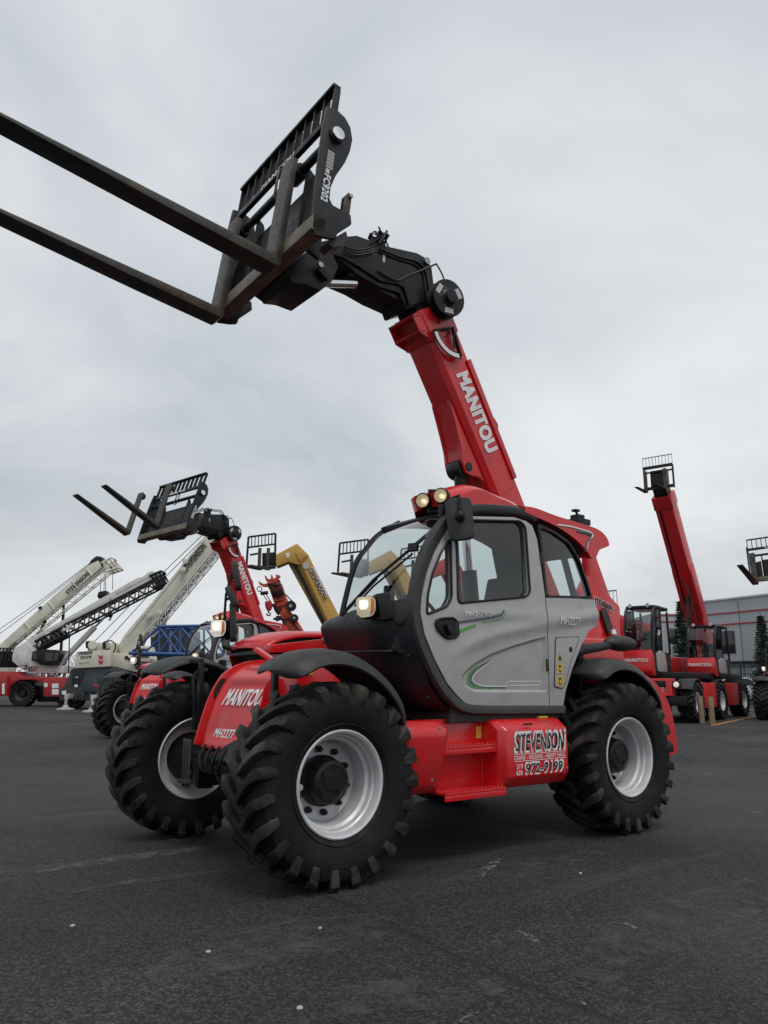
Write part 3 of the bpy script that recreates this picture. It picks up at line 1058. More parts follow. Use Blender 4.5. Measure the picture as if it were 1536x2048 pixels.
MB().box(-1.4, ra0.x - 0.05, -0.44, -0.34, 1.2, ra1.z - 0.01).build('engine_panel', 'red', H, 0.02)
MB().cyl((0.62, -0.36, 1.665), (0.62, -0.30, 1.672), 0.02, 12).box(0.57, 0.67, -0.33, -0.29, 1.64, 1.665).build('hood_latch', 'steel', H, 0.003)

# ------------------------------------------------------------------ cab
YC = 1.17


def ybul(x, z):
    b = 0.02 - 0.03 * ((z - 1.75) / 0.9) ** 2
    if x < -0.75:
        b -= 0.16 * (x + 0.75) ** 2
    if x > 0.2:
        b -= 0.10 * (x - 0.2) ** 2
    return b


CUR = PX(YC, (872, 1352), (905, 1324), (950, 1297), (1000, 1279), (1060, 1266), (1092, 1260), (1150, 1250), (1210, 1236))


def zcur(x):
    for (x0, z0), (x1, z1) in zip(CUR, CUR[1:]):
        if x1 <= x <= x0:
            return z0 + (z1 - z0) * (x - x0) / (x1 - x0)
    return None


def relief(x, z):
    "door skin: smooth bulge with a raised shoulder over the swept crease and one under the window"
    b = ybul(x, z)
    zc = zcur(x)
    if zc is not None:
        b += 0.010 * math.exp(-((z - zc - 0.055) / 0.05) ** 2) * min(1, max(0, (0.5 - x) / 0.3))
    b += 0.008 * math.exp(-((z - 1.83 + 0.03 * x) / 0.05) ** 2) * min(1, max(0, (0.55 - x) / 0.3))
    return b


def inset(poly, d):
    m = len(poly)
    ar = sum(poly[i - 1][0] * poly[i][1] - poly[i][0] * poly[i - 1][1] for i in range(m))
    sg = 1 if ar > 0 else -1
    o_ = []
    for i in range(m):
        p0, p1, p2 = V(poly[i - 1]), V(poly[i]), V(poly[(i + 1) % m])
        t_ = ((p1 - p0).normalized() + (p2 - p1).normalized()).normalized()
        o_.append((p1.x - t_.y * d * sg, p1.y + t_.x * d * sg))
    return o_


def ribbon(pts, w_, yfun, mat, name='door_stripe'):
    rows = []
    for i, (x, z) in enumerate(pts):
        a, b = V(pts[max(i - 1, 0)]), V(pts[min(i + 1, len(pts) - 1)])
        t_ = (b - a).normalized()
        n_ = V((-t_.y, t_.x)) * w_ / 2
        rows.append([(x - n_.x, yfun(x - n_.x, z - n_.y) + 0.003, z - n_.y), (x + n_.x, yfun(x + n_.x, z + n_.y) + 0.003, z + n_.y)])
    return MB().loft(rows).build(name, mat, H, smooth=False)


dish = PX(YC, (1089, 1273), (1060, 1280), (1020, 1292), (980, 1307), (950, 1324), (932, 1338), (922, 1350), (921, 1362), (930, 1375), (949, 1384), (1000, 1385), (1093, 1384))
dish_i = inset(dish, 0.022)
DD = 0.020
door = PX(YC, (940, 1032), (1030, 1034), (1054, 1042), (1066, 1051), (1074, 1077), (1087, 1194), (1097, 1411), (945, 1411), (929, 1405), (913, 1390), (894, 1366), (870, 1319), (851, 1269), (843, 1226), (845, 1194), (855, 1147), (870, 1105), (898, 1056), (915, 1040))
win = rounded(PX(YC, (912, 1052), (941, 1040), (1042, 1042), (1052, 1054), (1057, 1185), (1048, 1194), (913, 1207)), 0.05)
qwin = rounded(PX(YC, (901, 1077), (901, 1194), (892, 1213), (854, 1229), (856, 1190), (865, 1147), (882, 1105)), 0.03)
panel('door', 'silver_body', H, door, [win, qwin, dish], YC, 0.07, 0.025, relief)
rows = [[(x, YC + relief(x, z), z) for x, z in dish], [(x, YC + relief(x, z) - DD, z) for x, z in dish_i]]
MB().loft(rows, True).build('recess_edge', 'silver_body', H, 0, 50)
panel('door_recess', 'silver_body', H, dish_i, [], YC - DD, 0.01, 0.03, relief)
rear = PX(YC, (1089, 1196), (1150, 1197), (1199, 1199), (1208, 1226), (1206, 1249), (1183, 1261), (1163, 1292), (1144, 1335), (1130, 1382), (1126, 1411), (1099, 1411))
panel('rear_quarter_panel', 'silver_body', H, rear, [], YC, 0.10, 0.03, relief)
rwin = PX(YC, (1078, 1046), (1109, 1060), (1144, 1083), (1167, 1118), (1186, 1167), (1196, 1197), (1089, 1195))
rwin_i = PX(YC, (1083, 1054), (1109, 1065), (1142, 1087), (1164, 1120), (1182, 1167), (1190, 1192), (1093, 1191))
panel('rear_window_frame', 'black', H, rounded(rwin, 0.03), [rounded(rwin_i, 0.03)], YC, 0.06, 0.08, lambda x, z: ybul(x, z) - 0.004)


def pane(name, mat, poly, dy=-0.03):
    return panel(name, mat, H, poly, [], YC + dy, 0.006, 0.12, lambda x, z: ybul(x, z) * 0.8)


pane('rear_quarter_glass', 'door_glass', rwin_i)
pane('door_window', 'door_glass', win)
pane('vent_window', 'door_glass', qwin)
# rubber gasket of the door window
for lp in (win, qwin):
    MB().tube([(x, YC + ybul(x, z) + 0.001, z) for x, z in lp], 0.011, 6, True).build('window_gasket', 'black', H)
# grey door frame: roof front, front post, sill
fpts = PX(YC - 0.02, (1072, 1036), (1048, 1024), (1010, 1018), (960, 1016), (925, 1022), (900, 1037), (878, 1063), (856, 1103), (841, 1147), (833, 1192), (831, 1228), (838, 1272), (857, 1324), (882, 1373), (902, 1398), (920, 1413), (945, 1419), (1000, 1420), (1060, 1420), (1126, 1420))
fpath = smooth_path([(x, YC - 0.02 + ybul(x, z) * 0.9, z) for x, z in fpts], 4)
MB().sweep(fpath, [(-0.040, -0.05), (-0.043, 0.015), (-0.030, 0.028), (0.026, 0.025), (0.038, 0.0), (0.038, -0.05)], (0, 1, 0)).build('door_frame', 'frame_grey', H, 0, 60)
# far side curve and the front face between them
NEAR = smooth_path(PX(1.10, (893, 1034), (868, 1062), (846, 1105), (831, 1152), (822, 1200)), 5)
FAR = smooth_path(PX(0.20, (800, 1045), (760, 1068), (735, 1095), (708, 1138), (681, 1246)), 5)


def between(a, b, ya, yb_, k, bul):
    rows = []
    for (x0, z0), (x1, z1) in zip(a, b):
        row = []
        for i in range(k + 1):
            t_ = i / k
            row.append((x0 + (x1 - x0) * t_ + bul * math.sin(math.pi * t_), ya + (yb_ - ya) * t_, z0 + (z1 - z0) * t_))
        rows.append(row)
    return rows


MB().loft(between(NEAR, FAR, 1.10, 0.20, 10, 0.05)).build('windscreen', 'windshield_glass', H, 0, 60)
MB().tube([(x, 0.19, z) for x, z in FAR], 0.024, 8).build('front_post', 'black', H)
MB().tube([(x, 1.10, z) for x, z in NEAR], 0.022, 8).build('front_post', 'black', H)
# grey band with rivet spots along the near post
for i, (x, z) in enumerate(NEAR[3:-2:2]):
    MB().ball((x + 0.012, 1.075, z), 0.008, 0.008, 0.008, 6, 4).build('post_rivet', 'steel', H)
# nose panel under the windscreen
NN = smooth_path(PX(1.13, (824, 1196), (820, 1225), (826, 1268), (842, 1322), (866, 1376), (890, 1410), (912, 1427)), 4)
xo = at(652, 1252, 'y', 0.17)
FN = [(0.945, 1.79), (0.99, 1.745), (0.985, 1.68), (0.89, 1.50), (0.77, 1.30), (0.60, 1.12), (0.40, 1.05)]
FN = smooth_path(FN, 4)
rows = []
for (x0, z0), (x1, z1) in zip(NN, FN):
    row = []
    for i in range(13):
        t_ = i / 12
        e_ = min(1, t_ / 0.35)
        e_ = e_ * (2 - e_)
        row.append((x0 + (x1 - x0) * e_ + (0.03 * math.sin(math.pi * t_) if z0 > 1.3 else 0.015), 1.13 - 0.96 * t_, z0 + (z1 - z0) * t_))
    row.append((row[-1][0] - 0.10, 0.14, row[-1][2]))
    row.append((row[-1][0] - 0.45, 0.14, row[-1][2]))
    rows.append(row)
lip = [(x - 0.10, y, z + 0.005) for x, y, z in rows[0]]
MB().loft([lip] + rows).build('nose_panel', 'nose_plastic', H, 0, 60)
MB().box(0.0, 0.32, 0.2, 1.05, 0.98, 1.3).build('cab_floor', 'black', H, 0.03)
# creases and bolts on the nose panel
pa, pb = at(702, 1305, 'x', 1.02), at(820, 1303, 'y', 1.05)
MB().tube([pa + V((0.06, 0, 0)), (pa + pb) / 2 + V((0.12, 0.05, 0)), pb + V((0.06, 0, 0))], 0.010, 6).build('nose_crease', 'nose_plastic', H)
for u_, v_ in ((819, 1312), (857, 1394), (858, 1397)):
    p_ = at(u_, v_, 'y', 1.12)
    MB().ball((p_.x + 0.01, 1.12, p_.z), 0.012, 0.012, 0.012, 8, 5).build('panel_bolt', 'black', H)
p_ = at(800, 1240, 'y', 1.10)
MB().cyl((p_.x - 0.03, 1.06, p_.z), (p_.x + 0.03, 1.13, p_.z), 0.035, 14).build('washer_cap', 'black', H, 0.005)
# floor pan, rear wall and roof
sill = MB().box(-0.85, 0.42, 0.18, 1.12, 0.98, 1.09)
sill.build('cab_sill', 'frame_grey', H, 0.015)
bw = MB()
bw.box(-0.9, 0.2, 0.18, 0.22, 1.05, 1.62)
bw.box(-1.38, -1.30, 0.18, 1.0, 1.2, 1.95)
bw.build('cab_wall', 'black', H, 0.01)
pst = MB()
pst.bar((-0.55, 0.2, 1.6), (-0.50, 0.2, 2.72), 0.06, 0.08)
pst.bar((-1.32, 0.2, 1.6), (-1.05, 0.2, 2.72), 0.06, 0.06)
pst.bar((-1.34, 1.0, 1.9), (-1.2, 0.95, 2.5), 0.05, 0.05)
pst.bar((-1.35, 0.2, 1.97), (-1.35, 1.0, 1.97), 0.05, 0.05)
pst.build('cab_post', 'black', H, 0.01)
rl = PX(1.10, (898, 1022), (930, 1012), (1000, 1010), (1040, 1014), (1100, 1034), (1150, 1050), (1178, 1062))
ru = PX(1.10, (1172, 1112), (1160, 1098), (1140, 1078), (1110, 1058), (1078, 1042), (1045, 1030), (1000, 1026), (930, 1026), (905, 1034))
MB().prism(smooth_path(rl, 3) + smooth_path(ru, 3), 0.18, 1.12).build('roof_shell', 'frame_grey', H, 0.012)
# red rear roof
pr_top = PX(1.10, (1036, 1012), (1060, 1016), (1100, 1031), (1150, 1046), (1180, 1056), (1196, 1066), (1206, 1080), (1208, 1091))
pr_bot = PX(1.10, (1196, 1096), (1188, 1100), (1180, 1116), (1172, 1116), (1162, 1100), (1140, 1078), (1110, 1057), (1076, 1040), (1038, 1024))
prof = smooth_path(pr_top, 4) + smooth_path(pr_bot, 4)
rr_ = MB()
rows = []
cx_ = sum(p[0] for p in prof) / len(prof)
for y, k, dz in ((0.16, 0.97, -0.01), (0.2, 1.0, 0.01), (0.5, 1.0, 0.04), (0.9, 1.0, 0.03), (1.06, 1.0, 0.012), (1.13, 1.0, 0.0), (1.165, 0.985, -0.012)):
    rows.append([(cx_ + (x - cx_) * k, y, z + dz) for x, z in prof])
rr_.loft(rows, True, False, True)
rr_.build('rear_roof', 'red', H, 0, 40)
# silver stripe on the rear roof corner
stn = smooth_path(PX(1.172, (1116, 1050), (1140, 1053), (1166, 1060), (1184, 1066), (1186, 1072), (1178, 1082), (1174, 1100)), 4)
MB().tube([(x, 1.166, z) for x, z in stn], 0.009, 6).build('roof_stripe', 'decal_white', H)
st2 = smooth_path(PX(1.172, (1150, 1062), (1176, 1068), (1178, 1074), (1171, 1086), (1169, 1102)), 4)
MB().tube([(x - 0.03, 1.164, z) for x, z in st2], 0.012, 6).build('roof_stripe', 'decal_dark', H)
# red visor with two work lamps
vt = PX(0.78, (838, 992), (860, 985), (893, 977), (915, 980), (950, 994), (985, 1007), (1000, 1016))
vb = PX(0.78, (1000, 1030), (950, 1027), (905, 1018), (880, 1020), (846, 1020))
vis = MB()
prof = smooth_path(vt, 3) + vb
rows = []
for y, k, dz in ((0.60, 0.86, -0.03), (0.64, 0.95, 0), (0.72, 1.0, 0.01), (0.8, 1.0, 0.01), (0.95, 0.98, 0.0), (1.04, 0.90, -0.03), (1.08, 0.78, -0.06)):
    rows.append([(prof[-1][0] - 0.5 + (x - prof[-1][0] + 0.5) * k, y, z + dz) for x, z in prof])
vis.loft(rows, True, False, True)
vis.build('roof_visor', 'red', H, 0, 40)
for (u_, v_) in ((847, 1002), (883, 992)):
    c_ = at(u_, v_, 'x', 0.44 if u_ < 860 else 0.40)
    d_ = V((0.86, 0.48, -0.08)).normalized()
    LM = MX.Translation(c_) @ V((0, 0, 1)).rotation_difference(d_).to_matrix().to_4x4() @ MX.Scale(0.86, 4)
    MB(LM).lathe([(0.0, -0.12), (0.055, -0.11), (0.078, -0.03), (0.078, 0.03), (0.074, 0.03), (0.07, -0.03), (0.0, -0.05)], (0, 0, 0), 'z', 24).build('work_lamp', 'black', H, 0.006)
    lo = MB(LM).lathe([(0.072, 0.030), (0.060, 0.006), (0.034, -0.016), (0.0, -0.026)], (0, 0, 0), 'z', 14).build('lamp_reflector', 'lamp_glow', H, smooth=False)
    MB(LM).ball((0.0, 0.006, 0.0), 0.022, 0.030, 0.018, 10, 6).build('lamp_bulb', 'lamp_on', H)
    MB(LM).lathe([(0.073, 0.026), (0.073, 0.034), (0.066, 0.038), (0.066, 0.028)], (0, 0, 0), 'z', 24, True).build('lamp_ring', 'black', H)
    MB(LM).lathe([(0.068, 0.032), (0.04, 0.038), (0.0, 0.040)], (0, 0, 0), 'z', 20).build('lamp_lens', 'lens_glass', H)
c0, c1 = at(847, 1002, 'x', 0.42), at(883, 992, 'x', 0.38)
MB().bar(c0 + V((-0.045, 0.09, -0.01)), c1 + V((-0.05, -0.16, -0.0)), 0.10, 0.19).bar(c0 + V((-0.08, 0, -0.10)), c1 + V((-0.1, -0.0, -0.12)), 0.16, 0.02).build('lamp_housing', 'black', H, 0.015)
# mirror and its arm
mc = at(921, 1040, 'y', 1.27)
mirror = MB().prism(rounded([(-0.10, -0.16), (0.10, -0.165), (0.115, 0.15), (0.06, 0.18), (-0.10, 0.175)], 0.05, 3), -0.04, 0.04)
mm = MX.Translation(mc) @ MX.Rotation(R(-44), 4, 'Z') @ MX.Rotation(R(4), 4, 'Y')
mirror.v = [mm @ v for v in mirror.v]
mirror.build('door_mirror', 'plastic', H, 0.012)
a0 = at(884, 1018, 'y', 1.12)
MB().tube([a0 + V((-0.05, -0.05, -0.05)), a0 + V((0, 0.05, 0.06)), mc + V((0.03, 0.02, 0.19)), mc + V((0.05, 0.045, 0.08)), mc + V((0.04, 0.04, 0.03))], 0.014, 8).ball(mc + V((0.045, 0.045, 0.02)), 0.04, 0.04, 0.045).build('mirror_bracket', 'black', H)
p_ = at(884, 1022, 'y', 1.05)
MB().cyl(p_ - V((0, 0, 0.06)), p_ + V((0, 0, 0.05)), 0.03, 12).build('indicator_post', 'black', H, 0.004)
wm = at(884, 1046, 'y', 0.98)
MB().ball(wm + V((0.06, 0, 0)), 0.10, 0.10, 0.03, 14, 8).build('wiper_motor', 'black', H)
# wiper
a, b = at(833, 1100, 'y', 1.02), at(690, 1236, 'y', 0.42)
fo_ = V((0.055, 0.02, 0.015))
MB().tube([a + fo_, (a + b) / 2 + fo_ * 1.7, b + fo_], 0.012, 6).tube([a + fo_ + V((0, 0, -0.05)), (a + b) / 2 + fo_ * 1.7 + V((0, 0, -0.05)), b * 0.8 + a * 0.2 + fo_ + V((0, 0, -0.03))], 0.008, 6).bar(a + fo_ * 0.6, a + fo_ * 1.2, 0.08, 0.06).build('wiper_arm', 'black', H)
a1 = at(884, 1052, 'y', 0.98)
MB().tube([a1 + fo_ * 0.7, a + fo_], 0.016, 6).build('wiper_arm', 'black', H)
a, b = at(765, 1165, 'y', 0.75), at(655 + 40, 1240, 'y', 0.50)
MB().tube([a + fo_ * 1.3, b + fo_ * 1.4], 0.006, 5).build('wiper_blade', 'black', H)
# lit headlamp on the nose
hc = at(731, 1214, 'y', 0.96)
hd_ = V((0.80, 0.60, 0)).normalized()
hx = V((0, 0, 1)).cross(hd_)
mm = MX(((hx.x, hd_.x, 0, hc.x), (hx.y, hd_.y, 0, hc.y), (0, 0, 1, hc.z), (0, 0, 0, 1)))
shape = rounded([(-0.078, 0.06), (-0.07, -0.055), (-0.035, -0.088), (0.06, -0.075), (0.085, -0.03), (0.083, 0.062), (0.05, 0.083), (-0.055, 0.08)], 0.03, 3)


def headlamp(mm, parent, lit=True):
    MB(mm).prism(shape, -0.12, 0.0, 'y', None).build('headlamp', 'black', parent, 0.012)
    MB(mm).prism([(x * 0.93, z * 0.93) for x, z in shape], -0.003, 0.012).build('lamp_reflector', 'lamp_glow' if lit else 'lamp_dim', parent, 0.004)
    MB(mm).prism([(x * 0.42 - 0.012, z * 0.42 + 0.015) for x, z in shape], 0.012, 0.020).build('lamp_bulb', 'lamp_on', parent, 0.003)
    am_ = [(0.045, -0.065), (0.075, -0.028), (0.073, 0.055), (0.048, 0.07)]
    MB(mm).prism(am_, 0.012, 0.018).build('turn_signal', 'amber', parent, 0.002)
    rb_ = MB(mm)
    for k in range(7):
        rb_.box(-0.062 + k * 0.017, -0.058 + k * 0.017, 0.012, 0.016, -0.06, -0.03)
    rb_.build('lens_rib', 'rim', parent)


headlamp(mm, H)
MB(mm).bar((0.07, -0.06, 0.0), (0.16, -0.12, 0.02), 0.10, 0.20).bar((0.05, -0.14, -0.06), (0.12, -0.2, -0.12), 0.05, 0.05).build('lamp_bracket', 'black', H, 0.01)
p_ = at(778, 1188, 'y', 0.80)
MB().cyl(p_ - V((0, 0, 0.06)), p_ + V((0, 0, 0.045)), 0.045, 16).cyl(p_ + V((0, 0, 0.045)), p_ + V((0, 0, 0.065)), 0.042, 16).build('filter_cup', 'black', H, 0.006)
# door furniture and decals
hp_ = rounded(PX(YC, (868, 1242), (880, 1237), (904, 1236), (912, 1244), (915, 1270), (906, 1277), (890, 1277), (872, 1258)), 0.03)
panel('handle_recess', 'black', H, hp_, [], YC + 0.016, 0.02)
MB().tube([(x, YC + 0.016, z) for x, z in hp_], 0.010, 6, True).build('handle_rim', 'black', H)
hh = PX(YC, (887, 1249), (896, 1270))
MB().bar((hh[0][0], YC + 0.035, hh[0][1]), (hh[1][0], YC + 0.035, hh[1][1]), 0.03, 0.03).build('door_handle', 'black', H, 0.008)
YD = YC + 0.018
pm = at(929, 1232, 'y', YD)
text('MHT', 'decal_white', H, (pm.x, YD, pm.z), tx, (0, 0, 1), 0.135, 0.042, 0.02, warp=lambda p: V((p.x, YC + relief(p.x, p.z) + 0.006, p.z)))
text('790', 'decal_grey', H, (pm.x - 0.155, YD, pm.z + 0.005), tx, (0, 0, 1), 0.135, 0.042, 0.02, warp=lambda p: V((p.x, YC + relief(p.x, p.z) + 0.006, p.z)))
SK = lambda x, z: YC + relief(x, z)
SR = lambda x, z: YC + relief(x, z) - DD
ribbon(PX(YC, (909, 1246), (930, 1243), (970, 1237), (998, 1230), (1004, 1221)), 0.020, SK, 'decal_dark')
ribbon(PX(YC, (916, 1263), (930, 1257), (948, 1251)), 0.022, SK, 'decal_green')
ribbon(PX(YC, (960, 1245), (985, 1241), (1000, 1236), (1007, 1227)), 0.008, SK, 'decal_green')
LOOP = [(980, 1322), (962, 1333), (946, 1346), (941, 1357), (946, 1367), (962, 1372), (985, 1373), (1010, 1373)]
for off, mt, w_ in (((-8, 2.5), 'decal_green', 0.020), ((-3, 1), 'decal_dark', 0.020), ((2, -0.5), 'decal_white', 0.008)):
    lp_ = [(u_ + off[0] * (1 if u_ < 970 else 0.2), v_ + off[1] * (0 if v_ < 1350 else 1)) for u_, v_ in (LOOP if mt != 'decal_green' else LOOP[1:-1])]
    ribbon(smooth_path(PX(YC - DD, *lp_), 5), w_, SR, mt)
ribbon(PX(YC - DD, (1008, 1373), (1013, 1362.5), (1079, 1363), (1075, 1370), (1016, 1371)), 0.006, SR, 'decal_white')
pm = at(1118, 1249, 'y', YD)
text('MH2277', 'decal_white', H, (pm.x, YC, pm.z), (-1, 0, 0), (0, 0, 1), 0.29, 0.075, 0.03, italic=0.12, warp=lambda p: V((p.x, YC + relief(p.x, p.z) + 0.008, p.z)))
# filler flap
flap = rounded(PX(YC, (1107, 1276), (1158, 1274), (1150, 1295), (1138, 1325), (1128, 1365), (1122, 1377), (1106, 1373)), 0.02)
panel('filler_flap', 'silver_body', H, flap, [], YC + 0.006, 0.02, 0.05, ybul)
MB().tube([(x, YC + ybul(x, z) + 0.002, z) for x, z in flap], 0.006, 5, True).build('flap_seam', 'black', H)
p_ = at(1138, 1299, 'y', YC)
MB().cyl((p_.x, YC - 0.03, p_.z), (p_.x, YC + 0.02, p_.z), 0.026, 14).build('flap_lock', 'black', H, 0.004)
for (u_, v_) in ((1115, 1337), (1116, 1362)):
    q = [(p.x, p.z) for p in (at(u_ - 5, v_ - 9, 'y', YC), at(u_ + 6, v_ - 9, 'y', YC), at(u_ + 6, v_ + 9, 'y', YC), at(u_ - 5, v_ + 9, 'y', YC))]
    yy = YC + ybul(q[0][0], q[0][1]) + 0.008
    st_ = MB().prism(q, yy - 0.003, yy).build('warning_sticker', 'decal_yellow', H)
    cx_, cz_ = sum(p[0] for p in q) / 4, sum(p[1] for p in q) / 4
    MB().box(cx_ - 0.017, cx_ + 0.017, yy, yy + 0.002, cz_ - 0.028, cz_ + 0.028).build('sticker_symbol', 'decal_black', st_)
    MB().box(cx_ - 0.010, cx_ + 0.010, yy + 0.002, yy + 0.003, cz_ - 0.018, cz_ + 0.012).build('sticker_symbol', 'decal_yellow', st_)
q = PX(YC, (1109, 1322), (1121, 1322), (1115, 1305))
yy = YC + ybul(q[0][0], q[0][1]) + 0.008
st_ = MB().prism(q, yy - 0.003, yy).build('warning_sticker', 'decal_yellow', H)
q = PX(YC, (1111.5, 1320), (1119, 1320), (1115, 1309))
MB().prism(q, yy, yy + 0.002).build('sticker_symbol', 'decal_black', st_)
# interior
MB().prism(rounded([(-0.10, 1.45), (-0.62, 1.45), (-0.66, 1.58), (-0.12, 1.60)], 0.05), 0.45, 0.95).build('seat_cushion', 'seat', H, 0.03)
MB().prism(rounded([(-0.50, 1.58), (-0.66, 1.58), (-0.80, 2.22), (-0.70, 2.26)], 0.06), 0.45, 0.95).build('seat_back', 'seat', H, 0.03)
MB().prism(rounded([(-0.70, 2.27), (-0.80, 2.25), (-0.84, 2.47), (-0.74, 2.50)], 0.04), 0.56, 0.84).build('headrest', 'seat', H, 0.02)
MB().box(-0.55, -0.2, 0.45, 0.95, 1.05, 1.45).build('seat_base', 'black', H, 0.03)
sw = [(0.36 + 0.19 * math.cos(a) * 0.6, 0.70 + 0.19 * math.sin(a), 1.84 + 0.19 * math.cos(a) * 0.8) for a in [2 * math.pi * i / 24 for i in range(24)]]
MB().tube(sw, 0.016, 8, True).tube([sw[0], sw[12]], 0.012).tube([sw[6], sw[18]], 0.012).cyl((0.36, 0.7, 1.84), (0.62, 0.70, 1.45), 0.04, 10).build('steering_wheel', 'black', H)
MB().prism(rounded([(0.50, 1.45), (0.90, 1.5), (0.88, 1.74), (0.62, 1.72)], 0.04), 0.25, 1.05).build('dashboard', 'black', H, 0.02)
MB().prism([(0.15, 1.2), (-0.5, 1.2), (-0.45, 1.72), (0.10, 1.68)], 0.22, 0.40).build('side_console', 'black', H, 0.03)
MB().cyl((0.05, 0.32, 1.68), (0.08, 0.34, 1.86), 0.02, 10).ball((0.08, 0.34, 1.88), 0.035, 0.03, 0.045).build('joystick', 'black', H)
MB().box(0.18, 0.26, 0.98, 1.04, 1.72, 1.88).build('display_screen', 'black', H, 0.01)
MB().bar((0.30, 0.5, 2.66), (-0.2, 0.5, 2.68), 0.3, 0.03).build('sun_blind', 'seat', H, 0.01)
# beacon bracket on the roof
bk = at(1153, 1040, 'y', 0.7)
MB().box(bk.x - 0.10, bk.x + 0.10, 0.62, 0.80, bk.z - 0.06, bk.z + 0.0).box(bk.x - 0.06, bk.x + 0.05, 0.66, 0.76, bk.z, bk.z + 0.05).bar((bk.x - 0.02, 0.7, bk.z + 0.05), (bk.x, 0.7, bk.z + 0.09), 0.02, 0.02).box(bk.x - 0.03, bk.x + 0.04, 0.67, 0.73, bk.z + 0.085, bk.z + 0.11).build('roof_bracket', 'black', H, 0.006)

# far side headlamp, mast and mirrors
hc = at(436, 1257, 'y', -1.05)
hd_ = V((0.80, 0.60, 0)).normalized()
mm = MX(((hx.x, hd_.x, 0, hc.x), (hx.y, hd_.y, 0, hc.y), (0, 0, 1, hc.z), (0, 0, 0, 1)))
headlamp(mm, H, False)
MB(mm).ball((0.03, -0.13, 0.0), 0.10, 0.12, 0.10, 14, 8).build('lamp_back', 'black', H)
arm0, arm1 = at(448, 1292, 'y', -1.02), at(512, 1316, 'y', -0.9)
MB().tube([hc - hd_ * 0.10, arm0, arm1, arm1 + V((-0.2, 0, -0.02))], 0.028, 10).build('lamp_arm', 'plastic', H)
m0, m1, m2 = at(448, 1245, 'y', -1.08), at(452, 1190, 'y', -1.08), at(463, 1147, 'y', -1.08)
MB().tube([m0, m1, m2, m2 + V((-0.02, 0.02, 0.02))], 0.013, 8).build('mirror_mast', 'black', H)
for (u_, v_), h_, lean in (((473, 1152), 0.28, 0.18), ((464, 1195), 0.22, 0.45), ((466, 1245), 0.36, 0.06)):
    c_ = at(u_, v_, 'y', -1.02)
    mb = MB().prism(rounded([(-0.085, -h_ / 2), (0.085, -h_ / 2), (0.085, h_ / 2), (-0.085, h_ / 2)], 0.05, 3), -0.03, 0.03)
    q = MX.Translation(c_) @ MX.Rotation(-lean, 4, V((math.sin(-YAW), math.cos(YAW), 0)).normalized()) @ MX.Rotation(R(-22), 4, 'Z')
    q = MX.Translation(c_) @ MX.Rotation(lean, 4, V((-fwd.x, -fwd.y, 0)).normalized()) @ MX.Rotation(R(62), 4, 'Z')
    mb.v = [q @ v for v in mb.v]
    mb.build('side_mirror', 'plastic', H, 0.012)
    MB().tube([c_, at(452 if v_ > 1160 else 462, v_ + 4, 'y', -1.08)], 0.014, 6).build('mirror_bracket', 'black', H)

# ------------------------------------------------------------------ boom
N_BOOM = len(LINKED)
BY, BW = -0.255, 0.41
y0, y1 = BY - BW / 2, BY + BW / 2
bdir = V((0.4837, 0, 0.8752))
bn = V((-0.8752, 0, 0.4837))                # upper side of the boom
A_up = V((-1.828, 0, 3.216))                # a point of the upper edge
BH = 0.375


def bp(s_, t_, y=0.0):
    "s along the boom, t from the upper edge (0) to the lower edge (1)"
    q = A_up + bdir * s_ - bn * BH * (1 + 0.075 * s_) * t_
    return V((q.x, y, q.z))


S0, S1 = -1.65, 2.36


def boom_tube(mb, s0, s1, grow=0.0, cham=0.05, shrink_y=0.0):
    ya, yb_ = y0 - grow + shrink_y, y1 + grow - shrink_y
    g_ = grow / BH
    rows = []
    for s_ in (s0, s1):
        pts = []
        for (t_, y) in ((-g_, ya + 0.02), (-g_, yb_ - 0.02), (0.02 - g_, yb_), (1 + g_ - cham / BH, yb_), (1 + g_, yb_ - cham), (1 + g_, ya + cham), (1 + g_ - cham / BH, ya), (0.02 - g_, ya)):
            pts.append(bp(s_, t_, y))
        rows.append(pts)
    return mb.loft(rows, True, False, True)


boom_tube(MB(), S0, S1).build('boom', 'boom_red', H, 0.006)
boom_tube(MB(), 2.04, 2.38, 0.014, 0.035).build('boom_collar', 'boom_red', H, 0.006)
boom_tube(MB(), 2.36, 2.52, -0.03, 0.03).build('boom_inner_section', 'black', H, 0.006)
lipm = MB()
for s_ in (2.16, 2.33):
    lipm.add([bp(s_, 1.08, y0 - 0.02), bp(s_, 1.08, y1 + 0.015), bp(s_ + 0.03, 1.08, y1 + 0.015), bp(s_ + 0.03, 1.08, y0 - 0.02), bp(s_, 1.24, y0 + 0.0), bp(s_, 1.24, y1), bp(s_ + 0.03, 1.24, y1), bp(s_ + 0.03, 1.24, y0)],
             [(0, 1, 2, 3), (4, 7, 6, 5), (0, 4, 5, 1), (1, 5, 6, 2), (2, 6, 7, 3), (3, 7, 4, 0)])
for y in (y0 + 0.0, y1 - 0.02):
    lipm.add([bp(2.02, 0.9, y), bp(2.36, 0.9, y), bp(2.36, 1.24, y), bp(2.16, 1.24, y), bp(2.02, 0.9, y + 0.02), bp(2.36, 0.9, y + 0.02), bp(2.36, 1.24, y + 0.02), bp(2.16, 1.24, y + 0.02)],
             [(0, 1, 2, 3), (7, 6, 5, 4), (0, 4, 5, 1), (1, 5, 6, 2), (2, 6, 7, 3), (3, 7, 4, 0)])
lipm.build('boom_head_lip', 'boom_red', H, 0.005)
bolts = MB()
for s_, t_ in ((2.30, 0.55), (2.20, 0.55), (2.10, 0.5)):
    q = bp(s_, t_, y1 + 0.02)
    bolts.cyl(q, q + V((0, 0.012, 0)), 0.014, 8)
bolts.build('collar_bolt', 'decal_black', H)
